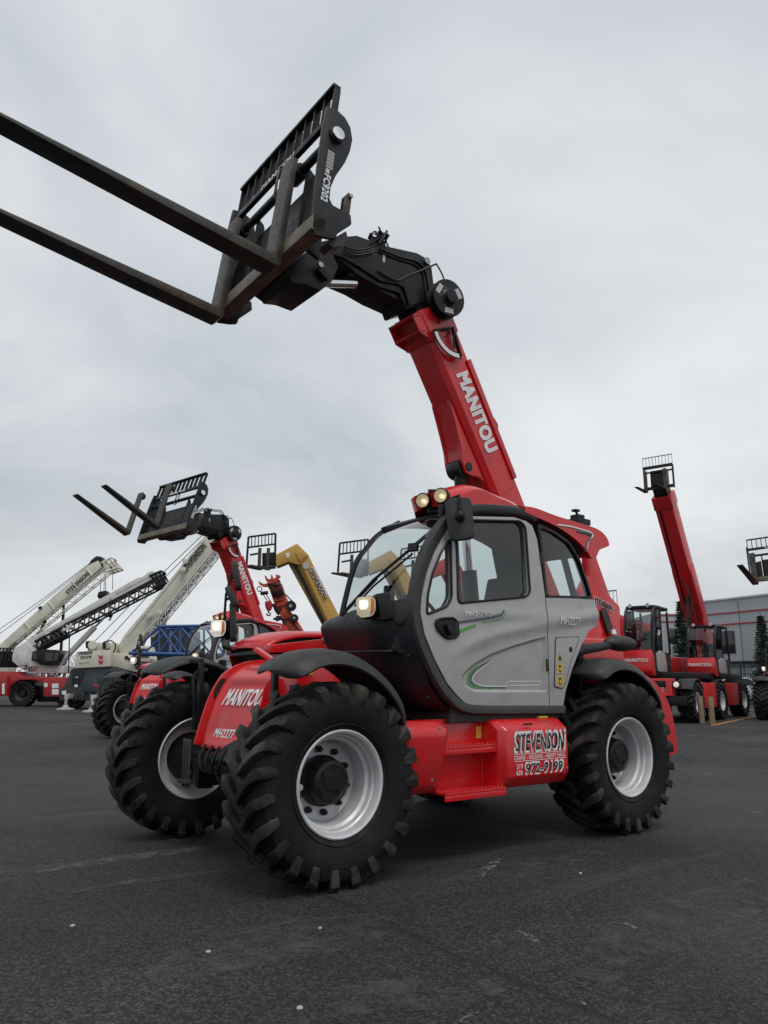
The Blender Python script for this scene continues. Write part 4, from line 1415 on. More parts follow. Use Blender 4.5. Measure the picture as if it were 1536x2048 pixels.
# cover strip along the upper near edge
bar_ = MB()
rows = []
for s_ in (0.32, 1.72):
    rows.append([bp(s_, -0.06, y1 + 0.02), bp(s_, 0.10, y1 + 0.02), bp(s_, 0.10, y1), bp(s_, -0.06, y1 - 0.12)])
bar_.loft(rows, True, False, True).build('hose_cover', 'boom_red', H, 0.004)
MB().tube([bp(1.0, -0.02, y1 - 0.02), bp(1.02, -0.16, y1 - 0.02), bp(0.94, -0.20, y1 - 0.02), bp(0.88, -0.12, y1 - 0.02), bp(0.88, -0.02, y1 - 0.02)], 0.010, 6).build('hose_loop', 'far_red', H)
text('MANITOU', 'decal_white', H, bp(1.62, 0.66, y1 + 0.004), -bdir, bn, 0.92, 0.20, 0.075)
# weld seams under the boom
for s_ in (1.2, 0.45):
    q = [bp(s_ + 0.05 * math.cos(2 * math.pi * k / 14), 1.004, BY - 0.02 + 0.07 * math.sin(2 * math.pi * k / 14)) for k in range(9)]
    MB().tube(q, 0.006, 5).build('weld_seam', 'far_red', H)
# lift lugs, pin and cylinder
YL0, YL1 = BY - 0.13, BY + 0.12
near_lug = PX(YL1, (896, 800), (908, 845), (920, 895), (924, 925), (931, 945), (944, 952), (956, 955), (968, 966))
lug_poly = [(bp(1.25, 0.97).x, bp(1.25, 0.97).z)] + smooth_path(near_lug, 3) + [(bp(0.05, 0.9).x, bp(0.05, 0.9).z), (bp(1.2, 0.9).x, bp(1.2, 0.9).z)]
for yy in (YL1, YL0):
    MB().prism(lug_poly, yy - 0.018, yy + 0.018).build('lift_lug', 'boom_red', H, 0.004)
front_l = lug_poly[:12]
MB().loft([[(x - 0.015, YL0, z), (x - 0.015, YL1, z)] for x, z in front_l]).build('lug_web', 'boom_red', H)
pin = at(935, 934, 'y', YL1)
MB().cyl((pin.x, YL0 - 0.03, pin.z), (pin.x, YL1 + 0.03, pin.z), 0.05, 20).build('lift_pin', 'decal_black', H, 0.006)
cyb = V((-1.25, BY, 1.2))
pc = V((pin.x, BY, pin.z))
cdv = (cyb - pc).normalized()
MB().cyl((pin.x, YL0 + 0.03, pin.z), (pin.x, YL1 - 0.03, pin.z), 0.11, 24).cyl(pc, pc + cdv * 0.30, 0.075, 16, 0.068).build('cylinder_eye', 'black', H, 0.006)
MB().cyl(pc + cdv * 0.28, pc + cdv * 1.2, 0.045, 20).build('cylinder_rod', 'chrome', H)
MB().cyl(pc + cdv * 1.1, cyb, 0.085, 20).build('lift_cylinder', 'black', H, 0.006)
# hose reel
rc = at(893, 598, 'y', 0.06)
rx = V((0.10, 0.99, -0.05)).normalized()
RM = MX.Translation(rc) @ V((0, 1, 0)).rotation_difference(rx).to_matrix().to_4x4()
reel = MB(RM).lathe([(0.0, -0.075), (0.20, -0.075), (0.205, -0.06), (0.17, -0.05), (0.17, 0.02), (0.205, 0.03), (0.20, 0.048), (0.10, 0.045), (0.09, 0.05), (0.07, 0.07), (0.065, 0.10), (0.0, 0.10)], n=40)
reel.build('hose_reel', 'black', H)
for k in range(3):
    a = 0.5 + k * 2.09
    c_ = V((0.145 * math.cos(a), 0.0485, 0.145 * math.sin(a)))
    t_ = V((-math.sin(a), 0, math.cos(a)))
    r2 = V((math.cos(a), 0, math.sin(a)))
    MB(RM).add([c_ - t_ * 0.055 - r2 * 0.028, c_ + t_ * 0.055 - r2 * 0.028, c_ + t_ * 0.055 + r2 * 0.028, c_ - t_ * 0.055 + r2 * 0.028], [(0, 1, 2, 3)]).build('reel_label', 'decal_grey', H)
for k in range(6):
    a = k * 1.047
    MB(RM).ball((0.11 * math.cos(a), 0.048, 0.11 * math.sin(a)), 0.006, 0.004, 0.006, 6, 4).build('reel_bolt', 'steel', H)
# boom angle plate
qa, qb, qc = at(868, 660, 'y', 0.0), at(905, 655, 'y', 0.0), at(921, 714, 'y', 0.0)
MB().bar((qa.x, 0.0, qa.z), (qb.x, 0.0, qb.z), 0.02, 0.035, (0, 1, 0)).bar((qb.x, 0.0, qb.z), (qc.x, 0.0, qc.z), 0.02, 0.045, (0, 1, 0)).bar((qb.x, 0.012, qb.z), (qb.x - 0.01, 0.012, qb.z - 0.24), 0.012, 0.02, (0, 1, 0)).build('angle_plate', 'black', H, 0.004)
ra_ = (qa - qb).length
for rr, w_, mt, yy in ((0.30, 0.035, 'black', 0.0), (0.305, 0.022, 'decal_white', 0.012)):
    arc = []
    a0_ = math.atan2(qa.z - qb.z, qa.x - qb.x)
    a1_ = math.atan2(qc.z - qb.z, qc.x - qb.x)
    if a1_ > a0_:
        a1_ -= 2 * math.pi
    if a0_ - a1_ > math.pi:
        a1_ += 2 * math.pi
    if mt == 'decal_white':
        a0_ -= 0.08; a1_ += 0.08
    for k in range(17):
        a = a0_ + (a1_ - a0_) * k / 16
        rl_ = ra_ + ((qc - qb).length - ra_) * k / 16 - 0.01
        arc.append((qb.x + rl_ * math.cos(a), yy, qb.z + rl_ * math.sin(a)))
    mb = MB()
    mb.loft([[V(p) + (V((qb.x, 0, qb.z)) - V((p[0], 0, p[2]))).normalized() * (-w_), V(p) + (V((qb.x, 0, qb.z)) - V((p[0], 0, p[2]))).normalized() * w_] for p in arc])
    ob = mb.build('angle_scale', mt, H, smooth=False)
    sol = ob.modifiers.new('t', 'SOLIDIFY'); sol.thickness = 0.006

# black knuckle at the boom head
kn = PX(y1, (633, 486), (674, 476), (712, 472), (775, 494), (833, 507), (854, 519), (862, 537), (866, 570), (858, 600), (818, 612), (807, 575), (795, 569), (761, 563), (720, 536), (683, 514), (655, 508))
k_ = MB()
k_.prism(kn, y1 - 0.03, y1 + 0.012)
k_.prism(kn, y0 - 0.012, y0 + 0.03)
k_.build('boom_knuckle', 'black', H, 0.006)
kin = PX(y1, (660, 492), (712, 480), (775, 500), (840, 515), (858, 545), (860, 598), (815, 612), (800, 580), (761, 568), (720, 545), (690, 520))
MB().prism([(x - 0.01, z - 0.02) for x, z in kin], y0 + 0.02, y1 - 0.02).build('knuckle_core', 'black', H, 0.01)
lp = PX(y0, (800, 632), (765, 628), (725, 610), (690, 590), (655, 575), (690, 560), (740, 560), (800, 590))
MB().prism(lp, y0 - 0.01, y1 - 0.06).build('knuckle_belly', 'black', H, 0.01)
p_ = at(851, 524, 'y', y1)
MB().cyl((p_.x, y1, p_.z), (p_.x, y1 + 0.04, p_.z), 0.04, 14).build('knuckle_pin', 'steel', H, 0.005)
MB().tube(smooth_path([tuple(at(u_, v_, 'y', y1 + 0.03)) for u_, v_ in ((757, 542), (775, 553), (795, 561), (815, 552), (845, 540), (872, 528))], 4), 0.011, 6).tube(smooth_path([tuple(at(u_, v_, 'y', y1 + 0.05)) for u_, v_ in ((872, 527), (880, 540), (887, 556), (888, 570))], 4), 0.009, 6).build('hydraulic_hose', 'decal_black', H)
vb_ = at(752, 484, 'y', y1 - 0.08)
vm = MB()
for k in range(5):
    q = vb_ + V((rnd.uniform(-0.08, 0.08), rnd.uniform(-0.03, 0.08), rnd.uniform(-0.03, 0.05)))
    vm.cyl(q, q + V((rnd.uniform(-0.04, 0.04), 0.05, rnd.uniform(0.02, 0.08))), 0.022, 8)
    vm.tube(smooth_path([tuple(q), tuple(q + V((rnd.uniform(-0.12, 0.12), 0.06, 0.07))), tuple(q + V((rnd.uniform(-0.14, 0.1), 0.05, -0.10)))], 4), 0.009, 5)
vm.box(vb_.x - 0.08, vb_.x + 0.08, vb_.y - 0.02, vb_.y + 0.06, vb_.z - 0.08, vb_.z + 0.01)
vm.build('valve_block', 'black', H, 0.003)
vs2 = MB()
for k in range(4):
    q = vb_ + V((-0.07 + k * 0.045, 0.07, 0.02 * (k % 2)))
    vs2.cyl(q, q + V((0, 0.02, 0.03)), 0.014, 8)
vs2.build('valve_fitting', 'steel', H)
p_ = at(768, 517, 'y', y1 + 0.014)
MB().box(p_.x - 0.015, p_.x + 0.015, y1 + 0.012, y1 + 0.014, p_.z - 0.04, p_.z + 0.05).build('knuckle_label', 'decal_grey', H)

# ------------------------------------------------------------------ fork carriage (own tilted frame)
N_CARR = len(LINKED)
CO = V((1.45, 0.65, 5.0))
TILT, CROLL = R(9.0), R(3.2)
CM = MX.Translation(CO) @ MX.Rotation(CROLL, 4, 'X') @ MX.Rotation(-TILT, 4, 'Y')
CW = 1.80


def CL(*pts):
    o_ = []
    for x, z in PX(0.65, *pts):
        dx_, dz_ = x - CO.x, z - CO.z
        o_.append((dx_ * math.cos(TILT) + dz_ * math.sin(TILT), -dx_ * math.sin(TILT) + dz_ * math.cos(TILT)))
    return o_


cs = CL((625, 452), (631, 470), (658, 476), (672, 477), (676, 466), (705, 447), (704, 428), (690, 420), (668, 408), (662, 395), (665, 372), (676, 348), (696, 320), (707, 297), (713, 272), (710, 246), (700, 226), (684, 210), (664, 202), (655, 240), (640, 330))
for y, nm in ((0, 'side_plate'), (-CW, 'side_plate')):
    MB(CM).prism(cs, y - 0.035, y).build(nm, 'black', H, 0.005)
Zt = CL((672, 160))[0][1] + 0.07
zr = CL((661, 208))[0][1]
xf = 0.02
bk_ = MB(CM)
bk_.box(-0.05, xf + 0.012, -CW, 0.0, Zt - 0.035, Zt)
NBR = 11
bk_.build('backrest_rail', 'black', H, 0.005)
for k in range(NBR + 1):
    y = -CW + 0.012 + (CW - 0.024) * k / NBR
    x_ = -0.03
    MB(CM).box(-0.055, 0.012, y - 0.010, y + 0.010, zr - 0.02 if 0 < k < NBR else zr - 0.15, Zt - 0.035).build('backrest_bar', 'black', H, 0.003)
MB(CM).prism([(-0.02, zr - 0.10), (0.03, zr - 0.10), (0.03, zr - 0.03), (0.0, zr + 0.0), (-0.03, zr)], -CW + 0.01, -0.01).build('upper_beam', 'black', H, 0.005)
text('MANITOU', 'decal_white', H, CM @ V((0.034, -CW / 2 - 0.30, zr - 0.095)), CM.to_3x3() @ V((0, 1, 0)), CM.to_3x3() @ V((0, 0, 1)), 0.62, 0.062, 0.04)
MB(CM).cyl((-0.03, -CW + 0.02, zr - 0.30), (-0.03, -0.02, zr - 0.30), 0.042, 20).build('fork_shaft', 'black', H)
cp = CL((679, 265))[0]
MB(CM).cyl((cp[0], -0.1, cp[1]), (cp[0], 0.035, cp[1]), 0.075, 28).build('shaft_boss', 'black', H, 0.01)
MB(CM).cyl((cp[0], 0.035, cp[1]), (cp[0], 0.055, cp[1]), 0.062, 28).build('shaft_end', 'chrome', H, 0.006)
MB(CM).box(-0.10, 0.035, -CW, 0.0, 0.0, 0.155).build('lower_beam', 'fork_bar', H, 0.008)
inn = MB(CM)
for y in (-0.42, -1.36):
    inn.prism([(-0.05, 0.15), (-0.30, 0.10), (-0.30, 0.45), (-0.12, 0.95), (-0.05, 1.0)], y - 0.02, y + 0.02)
inn.box(-0.16, -0.10, -1.36, -0.42, 0.12, 0.82)
inn.prism([(-0.40, 0.14), (-0.03, 0.14), (-0.03, 0.62), (-0.10, 0.80), (-0.40, 0.84)], -0.10, -0.06, 'x')
inn.prism([(-1.76, 0.14), (-1.40, 0.14), (-1.40, 0.78), (-1.62, 0.74), (-1.76, 0.55)], -0.10, -0.06, 'x')
inn.build('carriage_core', 'black', H, 0.008)
MB(CM).tube([(0.02, -0.80, zr - 0.06), (0.06, -0.80, zr - 0.1), (0.06, -0.80, zr - 0.42), (0.04, -0.80, zr - 0.48), (0.02, -0.76, zr - 0.42), (0.02, -0.76, zr - 0.1)], 0.013, 6).build('carriage_hose', 'decal_black', H)
FT, FW, FLN = 0.062, 0.20, 2.55
for yy in (-0.56, -1.66):
    f_ = MB(CM)
    x0_ = 0.036
    poly = [(x0_, zr - 0.22), (x0_ + 0.06, zr - 0.22), (x0_ + 0.075, -0.01), (x0_ + 0.11, -0.045), (x0_ + 0.4, -0.048), (x0_ + FLN, -0.095), (x0_ + FLN, -0.115), (x0_ + 0.8, -0.142), (x0_ + 0.03, -0.145), (x0_, -0.115)]
    f_.prism(poly, yy - FW / 2, yy + FW / 2)
    fk = f_.build('fork', 'fork_steel', H, 0.006)
    MB(CM).cyl((-0.03, yy - 0.09, zr - 0.30), (-0.03, yy + 0.09, zr - 0.30), 0.075, 20).box(-0.03, 0.06, yy - 0.07, yy + 0.07, zr - 0.36, zr - 0.24).build('fork_hanger', 'black', fk, 0.006)
# locking lever and hook block on the near plate
lk_ = CL((690, 425), (705, 428), (712, 385), (706, 377), (697, 385))
MB(CM).prism(lk_, -0.08, -0.03).build('lock_lever', 'fork_steel', H, 0.005)
hb = CL((662, 478), (700, 455), (704, 470), (690, 487), (672, 490))
MB(CM).prism(hb, -0.20, -0.05).build('hook_block', 'fork_steel', H, 0.006)
p_ = CL((707, 388))[0]
MB(CM).cyl((p_[0], -0.10, p_[1]), (p_[0], 0.0, p_[1]), 0.02, 10).build('lever_bolt', 'steel', H, 0.003)
# barcode and number
cn = CL((652, 340))[0]
px_up = CM.to_3x3() @ V((0, 0, 1))
px_rt = CM.to_3x3() @ V((-1, 0, 0))
o_ = CL((652, 341))[0]
text('FC9202', 'decal_white', H, CM @ V((o_[0] - 0.005, 0.003, o_[1])), -px_up, px_rt, 0.29, 0.07, 0.045)
bc = CL((668, 303))[0]
for k in range(14):
    MB(CM).box(bc[0] - 0.035, bc[0] + 0.035, 0.001, 0.003, bc[1] + 0.03 - k * 0.014 - (0.007 if k % 3 else 0.010), bc[1] + 0.03 - k * 0.014).build('barcode_bar', 'decal_grey', H)
MB(CM).box(bc[0] - 0.01, bc[0] + 0.03, 0.001, 0.003, bc[1] - 0.22, bc[1] - 0.17).build('number_label', 'decal_grey', H)
N_END = len(LINKED)
# tilt link under the carriage
tl = MB()
q1, q2 = at(638, 532, 'y', 0.02), at(660, 556, 'y', 0.02)
tl.bar((q1.x, 0.02, q1.z), (q2.x, 0.02, q2.z), 0.12, 0.05, (0, 1, 0))
tl.build('tilt_link', 'black', H, 0.02)
MB().cyl((q1.x, 0.03, q1.z), (q1.x, 0.06, q1.z), 0.03, 16).build('link_pin', 'steel', H, 0.006)
br = PX(y1 - 0.05, (560, 545), (610, 505), (650, 500), (668, 540), (655, 570), (632, 588), (600, 575), (575, 572))
MB().prism(br, y0 - 0.10, y1 + 0.03).build('carriage_bracket', 'black', H, 0.015)
q3 = at(712, 566, 'y', -0.12)
MB().cyl((q2.x, -0.10, q2.z), (q3.x, -0.14, q3.z), 0.042, 20).build('tilt_rod', 'chrome', H)

N_ALL = len(LINKED)
for x_, z_ in ((-0.70, 0.885), (-0.70, 0.60), (0.70, 0.96), (0.98, 0.96), (0.72, 0.60)):
    yy = 1.300 if x_ < 0 else (1.30 if z_ > 0.9 else 1.236)
    MB().cyl((x_, yy - 0.004, z_), (x_, yy + 0.008, z_), 0.011, 8).build('panel_bolt', 'steel', H, 0.002)
MB().tube([(0.036, 1.062, 0.50), (0.036, 1.062, 0.99)], 0.006, 5).build('weld_seam', 'red', H)
MB().tube([(0.60, 1.062, 0.50), (0.60, 1.062, 0.99)], 0.006, 5).build('weld_seam', 'red', H)
MB().box(-0.30, -0.20, 1.293, 1.306, 0.955, 0.97).build('box_latch', 'black', H, 0.004)
for v_ in (1118, 1330):
    hp2 = at(1092 if v_ > 1200 else 1081, v_, 'y', YC)
    MB().cyl((hp2.x, YC + 0.015, hp2.z - 0.05), (hp2.x, YC + 0.015, hp2.z + 0.05), 0.014, 10).build('door_hinge', 'frame_grey', H, 0.003)
for k in range(4):
    q0 = V((1.78, -0.25 + 0.12 * k, 0.80))
    MB().tube(smooth_path([tuple(q0), tuple(q0 + V((0.06, 0.02, -0.10))), tuple(q0 + V((0.02, 0.06 - 0.03 * k, -0.20))), tuple(q0 + V((-0.2, 0.1, -0.14)))], 4), 0.013, 6).build('axle_hose', 'black', H)
for k in range(3):
    pts_ = [tuple(at(u_, v_ + 5 * k, 'y', y1 + 0.022 + 0.012 * k)) for u_, v_ in ((690, 494), (712, 500), (735, 497), (750, 492))]
    MB().tube(smooth_path(pts_, 4), 0.010, 6).build('hydraulic_hose', 'decal_black', H)
pts_ = [tuple(at(u_, v_, 'y', y1 + 0.024)) for u_, v_ in ((760, 498), (800, 514), (835, 524), (852, 545), (858, 575), (866, 600))]
MB().tube(smooth_path(pts_, 4), 0.012, 6).build('hydraulic_hose', 'decal_black', H)
pts_ = [tuple(at(u_, v_, 'y', y1 + 0.020)) for u_, v_ in ((757, 503), (798, 519), (831, 530), (846, 548), (851, 575), (856, 602))]
MB().tube(smooth_path(pts_, 4), 0.010, 6).build('hydraulic_hose', 'decal_black', H)
for s_ in (0.25, 0.75, 1.75):
    MB().tube([bp(s_, 0.12, y1 + 0.002), bp(s_ - 0.01, 0.5, y1 + 0.003), bp(s_, 0.86, y1 + 0.002)], 0.004, 5).build('weld_seam', 'boom_red', H)

# ------------------------------------------------------------------ background
FH = V((fwd.x, fwd.y, 0)).normalized()
RH = V((rgt.x, rgt.y, 0)).normalized()
RZ = math.atan2(RH.y, RH.x)


class Fr:
    "a stand at depth D in front of the camera; local x to the right, y away, z up"

    def __init__(s, name, px0, D, label, cat, group=None):
        s.D = D
        d = ray(px0, 1363)
        p = CAM + d * (D / d.dot(FH))
        s.base = V((p.x, p.y, 0))
        s.o = empty(name, s.base, RZ)
        tag(s.o, label, cat, group)

    def p(s, u, v, dy=0.0):
        d = ray(u, v)
        q = CAM + d * ((s.D + dy) / d.dot(FH)) - s.base
        return V((q.dot(RH), dy, q.z))

    def poly(s, pts, dy=0.0):
        return [(q.x, q.z) for q in (s.p(u, v, dy) for u, v in pts)]

    def slab(s, name, mat, pts, d0, d1, bevel=0.01, parent=None):
        return MB().prism(s.poly(pts, d0), d0, d1).build(name, mat, parent or s.o, bevel)

    def rod(s, name, mat, pts, r_, dy, parent=None, n=6):
        return MB().tube([s.p(u, v, dy) for u, v in pts], r_, n).build(name, mat, parent or s.o)

    def label(s, txt, mat, a, b, h, dy, bold=0.03, italic=0.0):
        pa, pb = s.p(a[0], a[1], dy), s.p(b[0], b[1], dy)
        r_ = pb - pa
        u_ = V((-r_.z, 0, r_.x))
        return text(txt, mat, s.o, pa, r_, u_, r_.length, h, bold, italic=italic)

    def truss(s, name, mat, a0, a1, b0, b1, n, d0, d1, r_=0.03, rc=0.05, planes=2):
        A0, A1, B0, B1 = [s.p(*q, 0) for q in (a0, a1, b0, b1)]
        chords, web = MB(), MB()
        for dy in ((d0, d1) if planes == 2 else (d0,)):
            o_ = V((0, dy, 0))
            chords.tube([A0 + o_, A1 + o_], rc, 6).tube([B0 + o_, B1 + o_], rc, 6)
            for k in range(n):
                t0, t1 = k / n, (k + 1) / n
                a, b = A0.lerp(A1, t0) + o_, B0.lerp(B1, t1) + o_
                c, d = B0.lerp(B1, t0) + o_, A0.lerp(A1, t1) + o_
                web.tube([c, A0.lerp(A1, (t0 + t1) / 2) + o_], r_, 5).tube([A0.lerp(A1, (t0 + t1) / 2) + o_, b], r_, 5)
        if planes == 2:
            for k in range(n + 1):
                for P0, P1 in ((A0, A1), (B0, B1)):
                    q = P0.lerp(P1, k / n)
                    web.tube([q + V((0, d0, 0)), q + V((0, d1, 0))], r_, 5)
        c = chords.build(name, mat, s.o)
        web.build('lacing', mat, c)
        return c


def recolor(o, mat):
    o.material_slots[0].link = 'OBJECT'
    o.material_slots[0].material = MT[mat]


def fwheel(fr, u, v, r_, dy, rim='rim'):
    "wheel facing the camera in a stand frame"
    q = fr.p(u, v, dy)
    k = r_ / WR
    wh = wheel(fr.o, q.x, dy, -1, rnd.uniform(0, 1), False, 0, k)
    wh.location.z = q.z
    if rim != 'rim':
        for c in bpy.data.objects:
            if c.parent == wh and c.name.startswith('rim'):
                recolor(c, rim)
    return wh


# second telehandler of the same model, further back on the left
index_kids()
mvB = MX.Translation(-bdir * 0.22)
mvC = mvB @ MX.Translation(CO) @ MX.Rotation(R(-13), 4, 'Y') @ MX.Translation(-CO)
cmx = CM.to_3x3() @ V((1, 0, 0))
mvF = MX.Translation(CO) @ MX.Scale(0.62, 4, cmx) @ MX.Translation(-CO)
BP = {o.name for o in LINKED[N_BOOM:N_ALL]}
CP = {o.name for o in LINKED[N_CARR:N_END]}


def copy_machine(loc, rz, label, boom=True, move=True):
    r_ = hero.copy()
    COL.objects.link(r_)
    r_.location = loc
    r_.rotation_euler = (0, 0, rz)
    r_['label'] = label
    for o in KIDS['telehandler']:
        if o.name.startswith(('lug_nut', 'reel_bolt', 'post_rivet', 'barcode', 'sticker', 'weld', 'panel_bolt', 'axle_hose')):
            continue
        c = o.copy()
        COL.objects.link(c)
        c.parent = r_
        if move and o.name in CP:
            c.matrix_local = mvC @ mvF if o.name.startswith('fork') and 'hanger' not in o.name and 'shaft' not in o.name else mvC
        elif move and o.name in BP:
            c.matrix_local = mvB
        for g_ in KIDS.get(o.name, []):
            if g_.name.startswith('lug_nut'):
                continue
            d = g_.copy()
            COL.objects.link(d)
            d.parent = c
    return r_


copy_machine((-3.93, -12.45, 0), R(15), 'red telehandler parked behind the foreground machine, raised forks beside the white crane boom')
copy_machine((-25.3, -7.9, 0), R(17), 'telehandler cut off by the right edge, in front of the iron fence', move=False)

# ------------------------------------------------------------------ rough-terrain crane with red carrier, far left
c1 = Fr('mobile_crane', 60, 41, 'white and red rough terrain crane with black lattice jib, far left', 'crane', 'mobile cranes on the left')
c1.slab('carrier_frame', 'crane_red', [(-90, 1343), (27, 1343), (44, 1353), (133, 1355), (133, 1373), (92, 1373), (86, 1366), (70, 1360), (40, 1360), (24, 1368), (12, 1392), (-90, 1395)], 0, 2.6, 0.03)
c1.slab('tool_locker', 'crane_red', [(87, 1358), (131, 1358), (131, 1393), (87, 1393)], -0.12, 0.7, 0.02)
for q in ([(104, 1367), (117, 1367), (117, 1376), (104, 1376)], [(104, 1378), (117, 1378), (117, 1389), (104, 1389)], [(88, 1366), (95, 1366), (95, 1374), (88, 1374)]):
    c1.slab('placard', 'decal_white', q, -0.135, -0.125, 0)
c1.slab('fender_step', 'crane_red', [(0, 1350), (14, 1350), (14, 1392), (0, 1392)], -0.3, 0.2, 0.02)
c1.slab('tail_marker', 'decal_white', [(4, 1368), (9, 1366), (9, 1388), (4, 1388)], -0.32, -0.31, 0)
for u_, v_, dy in ((47, 1387, 0.35), (140, 1389, 0.4), (47, 1387, 2.2), (140, 1389, 2.3)):
    fwheel(c1, u_, v_, 0.69, dy, 'crane_grey')
c1.slab('underframe', 'black', [(70, 1372), (140, 1372), (140, 1404), (75, 1404)], 0.6, 2.0, 0.03)
up_ = c1.slab('upper_frame', 'crane_white', [(24, 1312), (28, 1296), (52, 1286), (62, 1296), (78, 1318), (92, 1328), (110, 1330), (129, 1332), (129, 1346), (58, 1347), (40, 1336), (24, 1322)], 0.5, 2.4, 0.03)
c1.label('85', 'decal_black', (56, 1343), (65, 1343), 0.26, 0.49, 0.05)
c1.label('RT', 'decal_red', (66, 1343), (75, 1343), 0.26, 0.49, 0.05)
c1.slab('frame_plate', 'crane_white', [(34, 1306), (52, 1306), (56, 1330), (38, 1330)], 0.44, 0.5, 0.01)
MB().tube([c1.p(48, 1326, 0.47), c1.p(54, 1326, 0.47), c1.p(54, 1330, 0.47), c1.p(50, 1331, 0.47), c1.p(54, 1333, 0.47), c1.p(53, 1337, 0.47), c1.p(47, 1336, 0.47)], 0.035, 6).build('frame_emblem', 'decal_black', c1.o)
cab1 = c1.slab('cab', 'black', [(62, 1322), (64, 1304), (78, 1298), (118, 1300), (122, 1310), (112, 1330), (80, 1330), (70, 1322)], 0.1, 1.3, 0.04)
c1.slab('cab_window', 'dark_glass', [(91, 1306), (108, 1305), (104, 1322), (90, 1322)], 0.085, 0.1, 0.0, cab1)
c1.slab('cab_window', 'dark_glass', [(110, 1306), (118, 1305), (114, 1320), (107, 1322)], 0.085, 0.1, 0.0, cab1)
c1.slab('cab_window', 'dark_glass', [(64, 1306), (72, 1303), (74, 1318), (66, 1318)], 0.085, 0.1, 0.0, cab1)
eng = c1.slab('engine_deck', 'black', [(-60, 1300), (26, 1303), (30, 1322), (26, 1334), (-60, 1334)], 0.6, 2.4, 0.05)
for k in range(5):
    u_ = -2 + k * 7
    c1.rod('engine_hose', 'black', [(u_, 1305), (u_ + 3, 1296), (u_ + 9, 1298), (u_ + 8, 1318), (u_ + 2, 1328)], 0.05, 0.55)
b1 = c1.slab('boom', 'crane_white', [(38, 1292), (60, 1277), (275, 1155), (300, 1151), (303, 1163), (132, 1246), (66, 1292), (48, 1304)], 0.9, 1.6, 0.04)
c1.slab('boom_section', 'crane_white', [(230, 1183), (296, 1148), (300, 1153), (232, 1190)], 0.88, 1.0, 0.02, b1)
jib = c1.truss('lattice_jib', 'black', (74, 1277), (318, 1151), (82, 1292), (327, 1167), 12, 0.25, 0.85, 0.035, 0.055)
c1.truss('jib_tip', 'black', (298, 1152), (322, 1142), (306, 1175), (331, 1165), 3, 0.1, 0.9, 0.05, 0.08)
c1.truss('jib_root', 'black', (68, 1283), (120, 1256), (72, 1298), (128, 1270), 6, 0.15, 0.8, 0.06, 0.08)
MB().ball(c1.p(97, 1273, 0.2), 0.22, 0.1, 0.22).ball(c1.p(80, 1288, 0.2), 0.18, 0.1, 0.18).build('jib_pivot', 'crane_white', c1.o)
c1.label('Link-Belt', 'decal_white', (120, 1267), (147, 1252), 0.24, 0.18, 0.05)
c1.slab('head_sheave', 'crane_white', [(292, 1147), (305, 1141), (312, 1148), (312, 1160), (298, 1165)], 0.9, 1.5, 0.03)
c1.rod('lift_cylinder', 'crane_white', [(106, 1341), (190, 1254)], 0.15, 0.7, None, 10)
c1.rod('cylinder_rod', 'steel', [(188, 1256), (214, 1230)], 0.06, 0.7, None, 8)
c1.rod('cylinder_foot', 'crane_white', [(104, 1346), (106, 1336)], 0.28, 0.7, None, 10)
c1.rod('hoist_cable', 'black', [(66, 1282), (190, 1212), (296, 1148)], 0.018, 1.2)
c1.rod('hoist_cable', 'black', [(221, 1196), (221, 1228)], 0.02, 0.6)
MB().ball(c1.p(221, 1230, 0.6), 0.13, 0.1, 0.16).tube([c1.p(221, 1232, 0.6), c1.p(222, 1238, 0.6), c1.p(219, 1241, 0.6), c1.p(218, 1237, 0.6)], 0.035, 6).build('hook_ball', 'black', c1.o)
for u_, v0, v1 in ((128, 1196, 1300), (140, 1262, 1345), (122, 1275, 1330)):
    pass
c1.rod('mirror_mast', 'black', [(139, 1268), (137, 1346)], 0.03, 0.2)

# ------------------------------------------------------------------ white telescopic crane whose body is off frame
c2 = Fr('telescopic_crane', -60, 50, 'cream white crane boom with black hook block, reaching in from the left edge', 'crane', 'mobile cranes on the left')
c2.slab('carrier_frame', 'cream', [(-190, 1352), (-20, 1352), (-20, 1378), (-190, 1378)], 0, 2.8, 0.05)
c2.slab('upper_frame', 'cream', [(-150, 1310), (-60, 1305), (-6, 1318), (-6, 1352), (-150, 1352)], 0.1, 2.7, 0.05)
for u_ in (-165, -60, -30):
    fwheel(c2, u_, 1385, 0.62, 0.3, 'crane_grey')
    fwheel(c2, u_, 1385, 0.62, 2.4, 'crane_grey')
b2 = c2.slab('boom', 'cream', [(-60, 1336), (0, 1288), (178, 1129), (196, 1121), (204, 1134), (20, 1292), (-40, 1350)], 0.9, 1.8, 0.05)
c2.truss('side_jib', 'cream', (20, 1284), (206, 1132), (32, 1294), (214, 1143), 10, 0.5, 0.88, 0.022, 0.04)
for t_ in (0.25, 0.5, 0.75, 0.9):
    u_, v_ = 0 + 190 * t_, 1288 - 166 * t_
    c2.rod('boom_band', 'cream', [(u_ + 1, v_ - 1), (u_ + 13, v_ + 13)], 0.05, 0.88, b2)
c2.slab('head_sheave', 'black', [(176, 1130), (182, 1120), (192, 1112), (202, 1113), (208, 1128), (196, 1136)], 1.0, 1.7, 0.04)
c2.truss('boom_head', 'cream', (194, 1122), (214, 1112), (204, 1140), (228, 1132), 3, 0.8, 1.8, 0.05, 0.07)
MB().ball(c2.p(224, 1133, 1.2), 0.16, 0.14, 0.16).build('jib_sheave', 'black', c2.o)
c2.label('STEVENSON', 'decal_black', (136, 1189), (180, 1148), 0.28, 0.86, 0.04)
for u_ in (202, 209, 212):
    c2.rod('hoist_cable', 'black', [(u_, 1139), (u_ - 1, 1182)], 0.02, 1.2)
c2.rod('hoist_cable', 'black', [(226, 1137), (225, 1180)], 0.02, 1.2)
